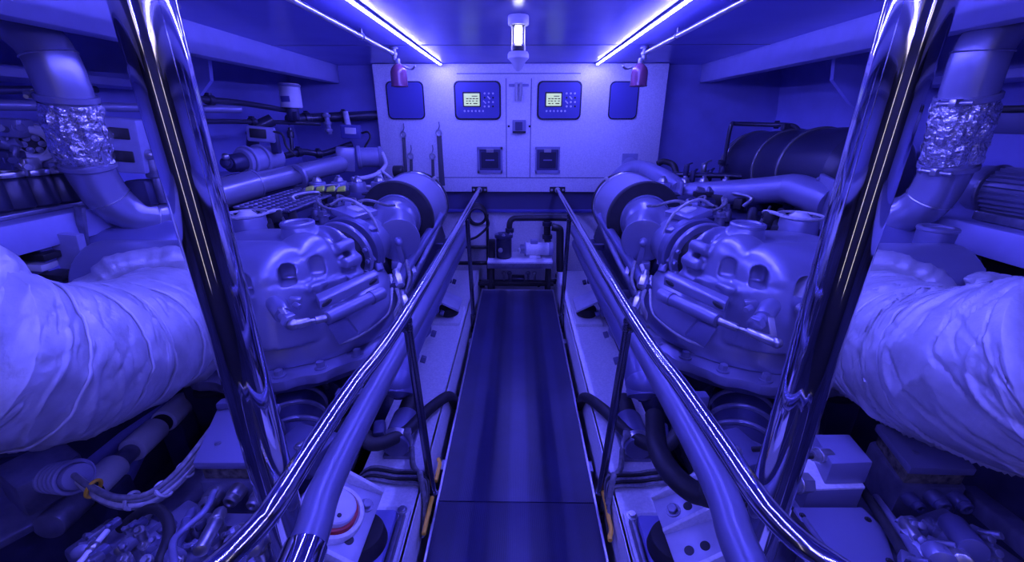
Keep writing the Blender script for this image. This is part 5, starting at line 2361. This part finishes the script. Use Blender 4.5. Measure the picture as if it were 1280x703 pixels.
for (u, v, y, r_) in ((1027, 570, 1.03, .021), (1000, 604, .98, .030)):
    q = P(u, v, y=y)
    ax = V((-1, -.12, .1)).normalized()
    m = MB()
    m.cyl(q + V((.03, 0, 0)), q + ax * .01, r_, None, 6, .003)
    m.cyl(q + ax * .008, q + ax * .035, r_ * .85, r_ * .8, 22, .004)
    m.torus(q + ax * .012, ax, r_ * .9, .005, 26, 8)
    gl = m.build('gland', M['steel'], t)
    m = MB()
    m.tube([q + ax * .02, q + ax * .07, q + ax * .11 + V((0, .02, .01)), q + ax * .18 + V((0, .08, -.05))], r_ * .42, 10)
    m.build('cable', M['rubber'], gl)

t = thing('gearbox_plate', 'flat pale cover plate with screws under the grey junction box', 'plate', P(1060, 690, y=.72))
m = MB()
p_ = [P(992, 634, z=.42), P(1078, 634, z=.42), P(1106, 662, z=.42), P(1122, 712, z=.42), P(1035, 715, z=.42)]
m.prism(p_, (0, 0, -.025), .004)
pn = m.build('plate', M['painted'], t)
for (u, v) in ((1003, 645), (1026, 690), (1038, 700), (1044, 703), (1112, 702), (1085, 650)):
    q = P(u, v, z=.42)
    m = MB()
    m.bolt(q, (0, 0, 1), .006, .006)
    m.build('screw', M['black'], pn)
m = MB()
m.span((p_[0].x + .03, p_[4].y + .1, .19), (p_[1].x - .02, p_[1].y - .03, .395), .01)
m.build('housing', M['block2'], t)

t = thing('hydraulic_block', 'dark hydraulic valve block with a flat top plate right of the grey junction box', 'hydraulic unit', P(1170, 650, y=.95) - V((0, 0, .1)), 'hydraulic units beside the gearboxes')
HZ = .43
A_, B_, C_, D_ = P(1135, 594, z=HZ), P(1218, 596, z=HZ), P(1160, 530, z=HZ), P(1092, 538, z=HZ)
m = MB()
m.prism([A_, B_, C_, D_], (0, 0, .03), .006)
tp = m.build('top_plate', M['painted'], t)
for f, g in ((.25, .3), (.5, .5), (.7, .35)):
    q = A_.lerp(B_, f).lerp(D_.lerp(C_, f), g) + V((0, 0, .03))
    m = MB()
    m.cyl(q, q + V((0, 0, .004)), .009, None, 14, .001)
    m.build('screw', M['dull'], tp)
m = MB()
m.prism([A_ + V((.012, .012, 0)), B_ + V((-.012, .012, 0)), C_ + V((-.012, -.012, 0)), D_ + V((.012, -.012, 0))], (0, 0, -.05), .004)
m.build('gasket', M['gasket'], t)
m = MB()
bl = [V((p.x, p.y, HZ - .05)) for p in (A_, B_, C_, D_)]
m.prism(bl, (0, 0, -.16), .01)
m.build('body', M['block2'], t)
fwd = V(((B_ - A_).y, -(B_ - A_).x, 0)).normalized()
for f, dz, r_ in ((.15, -.095, .024), (.5, -.085, .028), (.85, -.09, .028)):
    q = A_.lerp(B_, f) + V((0, 0, dz))
    m = MB()
    m.cyl(q - fwd * .02, q + fwd * .035, r_, r_ * .95, 26, .006)
    m.ring(q + fwd * .03, q + fwd * .05, r_ * .8, r_ * .35, 26, .004)
    m.build('plug', M['engine_dark'], t)
for k, (u0, v0, y0, u1, v1, y1, r_, mm) in enumerate((
        (1155, 690, .75, 1132, 655, .84, .018, 'steel'), (1218, 690, .72, 1190, 655, .82, .030, 'engine_dark'), (1180, 706, .70, 1168, 690, .74, .03, 'engine'),
        (1205, 705, .70, 1196, 692, .74, .022, 'steel'), (1240, 700, .72, 1230, 672, .8, .018, 'block2'))):
    m = MB()
    a, b = P(u0, v0, y=y0), P(u1, v1, y=y1)
    m.cyl(a, b, r_, None, 22, .004)
    m.cyl(a.lerp(b, .9), a.lerp(b, 1.08), r_ * .8, None, 6, .003)
    m.build('spool_valve', M[mm], t)
for k in range(14):
    u, v = rb.uniform(1130, 1235), rb.uniform(650, 702)
    y = .70 + (702 - v) / 52 * .16
    q = P(u, v, y=y)
    m = MB()
    m.box(q - V((0, 0, .01)), (rb.uniform(.03, .05), rb.uniform(.03, .06), .03), (0, rb.uniform(-.3, .3), rb.random()), .005)
    m.cyl(q, q + V((rb.uniform(-.02, .02), -.03, .03)), .010, None, 10, .002)
    m.build('fitting', rb.choice((M['block2'], M['block2'], M['dull'])), t)
m = MB()
m.box(P(1185, 690, y=.8) - V((0, 0, .05)), (.36, .22, .08), (0, 0, .3), .015)
m.build('valve_body', M['block2'], t)
m = MB()
m.tube([P(1095, 622, y=1.0), P(1112, 645, y=.9), P(1135, 678, y=.78), P(1152, 710, y=.68)], .011, 12)
m.build('steel_pipe', M['engine'], t)
m = MB()
m.tube([P(1082, 618, y=1.0), P(1100, 645, y=.9), P(1122, 680, y=.78), P(1138, 712, y=.68)], .013, 12)
m.build('hose', M['rubber'], t)
t = thing('hull_rail', 'dark low rail running to the bottom right corner', 'rail', P(1250, 680, y=.8))
m = MB()
a, b = P(1205, 615, y=1.1), P(1330, 715, y=.7)
d = b - a
m.prism([a + V((-.03, 0, -.03)), a + V((.03, 0, -.03)), a + V((.03, 0, .03)), a + V((-.03, 0, .03))], d, .006)
m.build('rail', M['block2'], t)

# pieces at the inner side of the right pole
t = thing('pipe_run', 'dark hoses and pipes descending beside the right handrail', 'hoses', P(960, 640, y=.9))
for k, (pp, r_, mm) in enumerate((
        ([(905, 520, 1.5), (935, 560, 1.25), (975, 620, 1.0), (1010, 665, .85), (1045, 712, .7)], .012, 'rubber'),
        ([(925, 525, 1.5), (955, 575, 1.2), (985, 620, 1.0), (1020, 672, .82), (1052, 712, .7)], .010, 'block2'),
        ([(890, 540, 1.45), (935, 590, 1.15), (985, 655, .9), (1015, 712, .7)], .008, 'hose_light'))):
    m = MB()
    m.tube([P(u, v, y=y) for u, v, y in pp], r_, 12)
    m.build('hose', M[mm], t)
for (u, v, y) in ((1000, 668, .84), (1019, 681, .8), (985, 640, .93)):
    m = MB()
    m.ball(P(u, v, y=y), .012, 14)
    m.cyl(P(u, v, y=y), P(u, v, y=y) - V((0, 0, .03)), .009, None, 10)
    m.build('knob', M['white'], t)

# coupling covers under the domes
for s in (-1, 1):
    lab = 'ribbed dark coupling and bellows below the %s dome, beside the pole' % side[s]
    t = thing('shaft_coupling', lab, 'coupling', (s * .95, 1.35, .0), 'couplings below the domes')
    a, b = V((s * .82, 1.15, .20)), V((s * 1.05, 1.62, .28))
    d = (b - a).normalized()
    m = MB()
    m.cyl(a, b, .12, .13, 36, .012)
    m.build('drum', M['block'], t)
    for f in (.12, .3, .48, .66, .84):
        m = MB()
        m.torus(a.lerp(b, f), d, .128, .012, 40, 8)
        m.build('ring', M['block2'], t)
    m = MB()
    m.box(V((s * .80, 1.22, .34)), (.20, .18, .07), (0, 0, s * .3), .012)
    m.build('bracket', M['engine_dark'], t)
    m = MB()
    for k in range(1):
        m.bolt((s * .80, 1.20, .375), (0, 0, 1), .014, .014)
    m.build('bolt', M['steel'], t)
    m = MB()
    m.cyl((s * 1.0, 1.55, .05), (s * 1.0, 1.70, .05), .16, None, 32, .01)
    m.build('flange', M['block'], t)

# ---- machinery at the far end of the walkway
t = thing('pump_stand', 'dark metal stand at the end of the walkway', 'stand', P(655, 360, y=3.85))
zt = P(648, 323, y=3.85).z
xa, xb = P(610, 323, y=3.85).x, P(690, 323, y=3.85).x
m = MB()
m.span((xa, 3.74, zt - .02), (xb, 4.06, zt), .004)
m.build('top', M['wall'], t)
m = MB()
m.span((xa, 3.74, zt - .07), (xb, 3.76, zt - .02), .003)
m.build('apron', M['dull'], t)
for x in (xa + .03, xb - .03):
    for y in (3.78, 4.03):
        m = MB()
        m.span((x - .02, y - .02, -.6), (x + .02, y + .02, zt - .02), .003)
        m.build('leg', M['black'], t)
m = MB()
m.span((xa - .1, 3.78, -.02), (xb + .02, 3.82, .01), .003)
m.build('crossbar', M['black'], t)

t = thing('pump_motor', 'small pale electric motor on the stand at the end of the walkway', 'electric motor', V((P(665, 322, y=3.88).x, 3.88, zt)))
c0, c1 = P(650, 312, y=3.88), P(690, 312, y=3.88)
rr_ = .062
zc = zt + .085
m = MB()
m.cyl((c0.x + .05, 3.88, zc), (c1.x - .03, 3.88, zc), rr_, None, 32, .008)
b_ = m.build('body', M['wall'], t)
m = MB()
m.cyl((c0.x, 3.88, zc), (c0.x + .055, 3.88, zc), rr_ * .75, None, 28, .008)
m.build('nose', M['dull'], t)
m = MB()
m.ring((c0.x + .045, 3.88, zc), (c0.x + .06, 3.88, zc), rr_ * 1.12, .03, 32, .004)
m.build('flange', M['grey'], t)
m = MB()
m.ball((c0.x - .005, 3.85, zc), .02, 16)
m.build('boss', M['steel'], t)
m = MB()
m.span((c0.x + .09, 3.83, zt), (c0.x + .20, 3.93, zt + .035), .005)
m.build('foot', M['wall'], t)
m = MB()
m.cyl((c1.x - .035, 3.88, zc), (c1.x + .01, 3.88, zc), rr_ * 1.04, None, 32, .01)
m.build('fan_cover', M['grey'], t)
m = MB()
m.span((c0.x + .10, 3.85, zc + .055), (c0.x + .17, 3.91, zc + .095), .006)
m.build('terminal_box', M['grey'], t)

t = thing('strainer', 'dark cylindrical strainer with a lid on the stand, left of the small motor', 'strainer', V((P(629, 322, y=3.88).x, 3.88, zt)))
q = P(630, 322, y=3.88)
m = MB()
m.cyl((q.x, 3.88, zt), (q.x, 3.88, zt + .20), .075, None, 32, .01)
m.build('body', M['tank'], t)
m = MB()
m.cyl((q.x, 3.88, zt + .20), (q.x, 3.88, zt + .235), .088, None, 32, .006)
m.build('lid', M['block'], t)
for k in range(3):
    a = R(200 + 70 * k)
    m = MB()
    m.bolt((q.x + .07 * math.cos(a), 3.88 + .07 * math.sin(a), zt + .235), (0, 0, 1), .012, .016)
    m.build('wing_nut', M['steel'], t)
m = MB()
m.cyl((q.x - .03, 3.80, zt + .10), (q.x - .03, 3.77, zt + .10), .022, None, 20, .004)
m.build('drain', M['steel'], t)
m = MB()
m.span((q.x - .15, 3.84, zt - .0), (q.x - .085, 3.94, zt + .17), .01)
m.build('side_box', M['black'], t)

t = thing('sea_pipe', 'black bent pipe arching over the small motor at the end of the walkway', 'pipe', P(670, 290, y=4.0))
for pp, r_ in (([(637, 292, 3.92), (637, 280, 3.92), (641, 274, 3.94), (652, 273, 3.96), (705, 273, 4.0), (712, 276, 3.98)], .028),
               ([(684, 276, 3.97), (684, 296, 3.95), (685, 303, 3.93)], .034),
               ([(690, 284, 3.9), (698, 286, 3.9), (700, 292, 3.9), (700, 330, 3.9), (702, 372, 3.85), (706, 400, 3.8)], .036)):
    m = MB()
    m.tube([P(u, v, y=y) for u, v, y in pp], r_, 18)
    m.build('pipe', M['black'], t)
for (u, v, y, r_) in ((637, 288, 3.92, .042), (684, 280, 3.96, .046), (684, 296, 3.95, .05), (700, 345, 3.88, .046)):
    q = P(u, v, y=y)
    m = MB()
    m.cyl(q - V((0, 0, .02)), q + V((0, 0, .02)), r_, None, 24, .005)
    m.build('flange', M['tank'], t)

t = thing('white_cabinet', 'small white box on the lower bulkhead, left of the strainer', 'box', P(597, 306, y=4.05))
m = MB()
a, b = P(583, 306, y=4.06), P(608, 279, y=4.06)
m.span((a.x, 4.02, a.z), (b.x, 4.17, b.z), .006)
m.build('case', M['wall'], t)
m = MB()
m.span((a.x + .015, 4.012, a.z + .015), (b.x - .015, 4.022, b.z - .015), .003)
m.build('door', M['wall'], t)
t = thing('hose_coil', 'coil of black hose hanging on the left of the lower bulkhead', 'hose coil', P(595, 275, y=4.0))
q = P(595, 268, y=4.0)
for k in range(4):
    m = MB()
    m.torus(q + V((.006 * k, -.012 * k, -.004 * k)), (0.1, 1, .1 * (k - 1.5)), .10 - .007 * k, .012, 36, 8)
    m.build('turn', M['rubber'], t)
m = MB()
m.tube([q + V((.10, -.03, 0)), q + V((.12, -.05, -.1)), q + V((.02, -.06, -.2)), q + V((-.06, -.05, -.24))], .012, 10)
m.build('tail', M['rubber'], t)

t = thing('pipe_manifold', 'low dark pipes and small fittings beneath the stand', 'pipes', P(648, 350, y=3.9))
z1 = P(648, 340, y=3.95).z
m = MB()
m.tube([P(590, 352, y=3.9), P(648, 352, y=3.9), P(720, 354, y=3.9)], .018, 12)
m.build('pipe', M['black'], t)
m = MB()
q = P(648, 349, y=3.92)
m.cyl(q + V((-.07, 0, 0)), q + V((.06, 0, 0)), .045, None, 24, .008)
m.build('valve_body', M['tank'], t)
for u in (630, 637, 660, 668):
    q = P(u, 350, y=3.9)
    m = MB()
    m.cyl(q, q + V((0, 0, .07)), .014, None, 12, .003)
    m.torus(q + V((0, 0, .07)), (0, 1, 0), .018, .006, 18, 6)
    m.build('fitting', M['steel'] if u in (630, 668) else M['dull'], t)
m = MB()
m.tube([P(672, 358, y=3.85), P(685, 352, y=3.85), P(700, 351, y=3.85), P(712, 356, y=3.85)], .014, 10)
m.build('hose', M['rubber'], t)
# lower bulkhead rails
for k, (v, u0, u1, r_, lab) in enumerate(((309, 576, 612, .014, 'upper black crossbar left of the strainer'), (329, 570, 612, .020, 'middle dark crossbar left of the strainer'), (358, 566, 606, .014, 'lowest black crossbar beside the end of the walkway'))):
    m = MB()
    m.tube([P(u0, v, y=4.0), P(u1, v, y=4.0)], r_, 12, 1)
    ob = m.build('crossbar', M['black'])
    tag(ob, lab, 'bar', 'crossbars on the lower bulkhead')
m = MB()
m.tube([P(609, 268, y=4.0), P(610, 330, y=4.0), P(611, 362, y=4.0)], .014, 12, 1)
ob = m.build('upright_pipe', M['black'])
tag(ob, 'thin black upright pipe left of the strainer', 'pipe')

# ---- gearboxes that carry the hydraulic units
for s, lab in ((-1, 'dark cast gearbox under the left hydraulic valve block'), (1, 'dark cast gearbox under the grey junction box on the right')):
    t = thing('gearbox', lab, 'gearbox', (s * .98, .9, -.7), 'gearboxes in the foreground')
    m = MB()
    m.span((s * .70, .42, -.45), (s * 1.34, 1.32, .19), .04, 3)
    m.build('body', M['block2'], t)
    for k in range(5):
        m = MB()
        y = .52 + k * .17
        m.span((s * .682, y, -.4), (s * .71, y + .03, .15), .006)
        m.build('rib', M['block2'], t)
    for y in (.5, 1.2):
        m = MB()
        m.span((s * .74, y - .06, -.70), (s * 1.3, y + .06, -.44), .01)
        m.build('foot', M['block'], t)
# ================================================================= light
w = bpy.data.worlds.new('world')
SC.world = w
w.use_nodes = True
w.node_tree.nodes['Background'].inputs[0].default_value = (.02, .016, .13, 1)
w.node_tree.nodes['Background'].inputs[1].default_value = 0.3
SC.view_settings.view_transform = 'Standard'
SC.view_settings.look = 'None'
SC.view_settings.gamma = 1
SC.view_settings.use_curve_mapping = False
SC.view_settings.exposure = -0.1
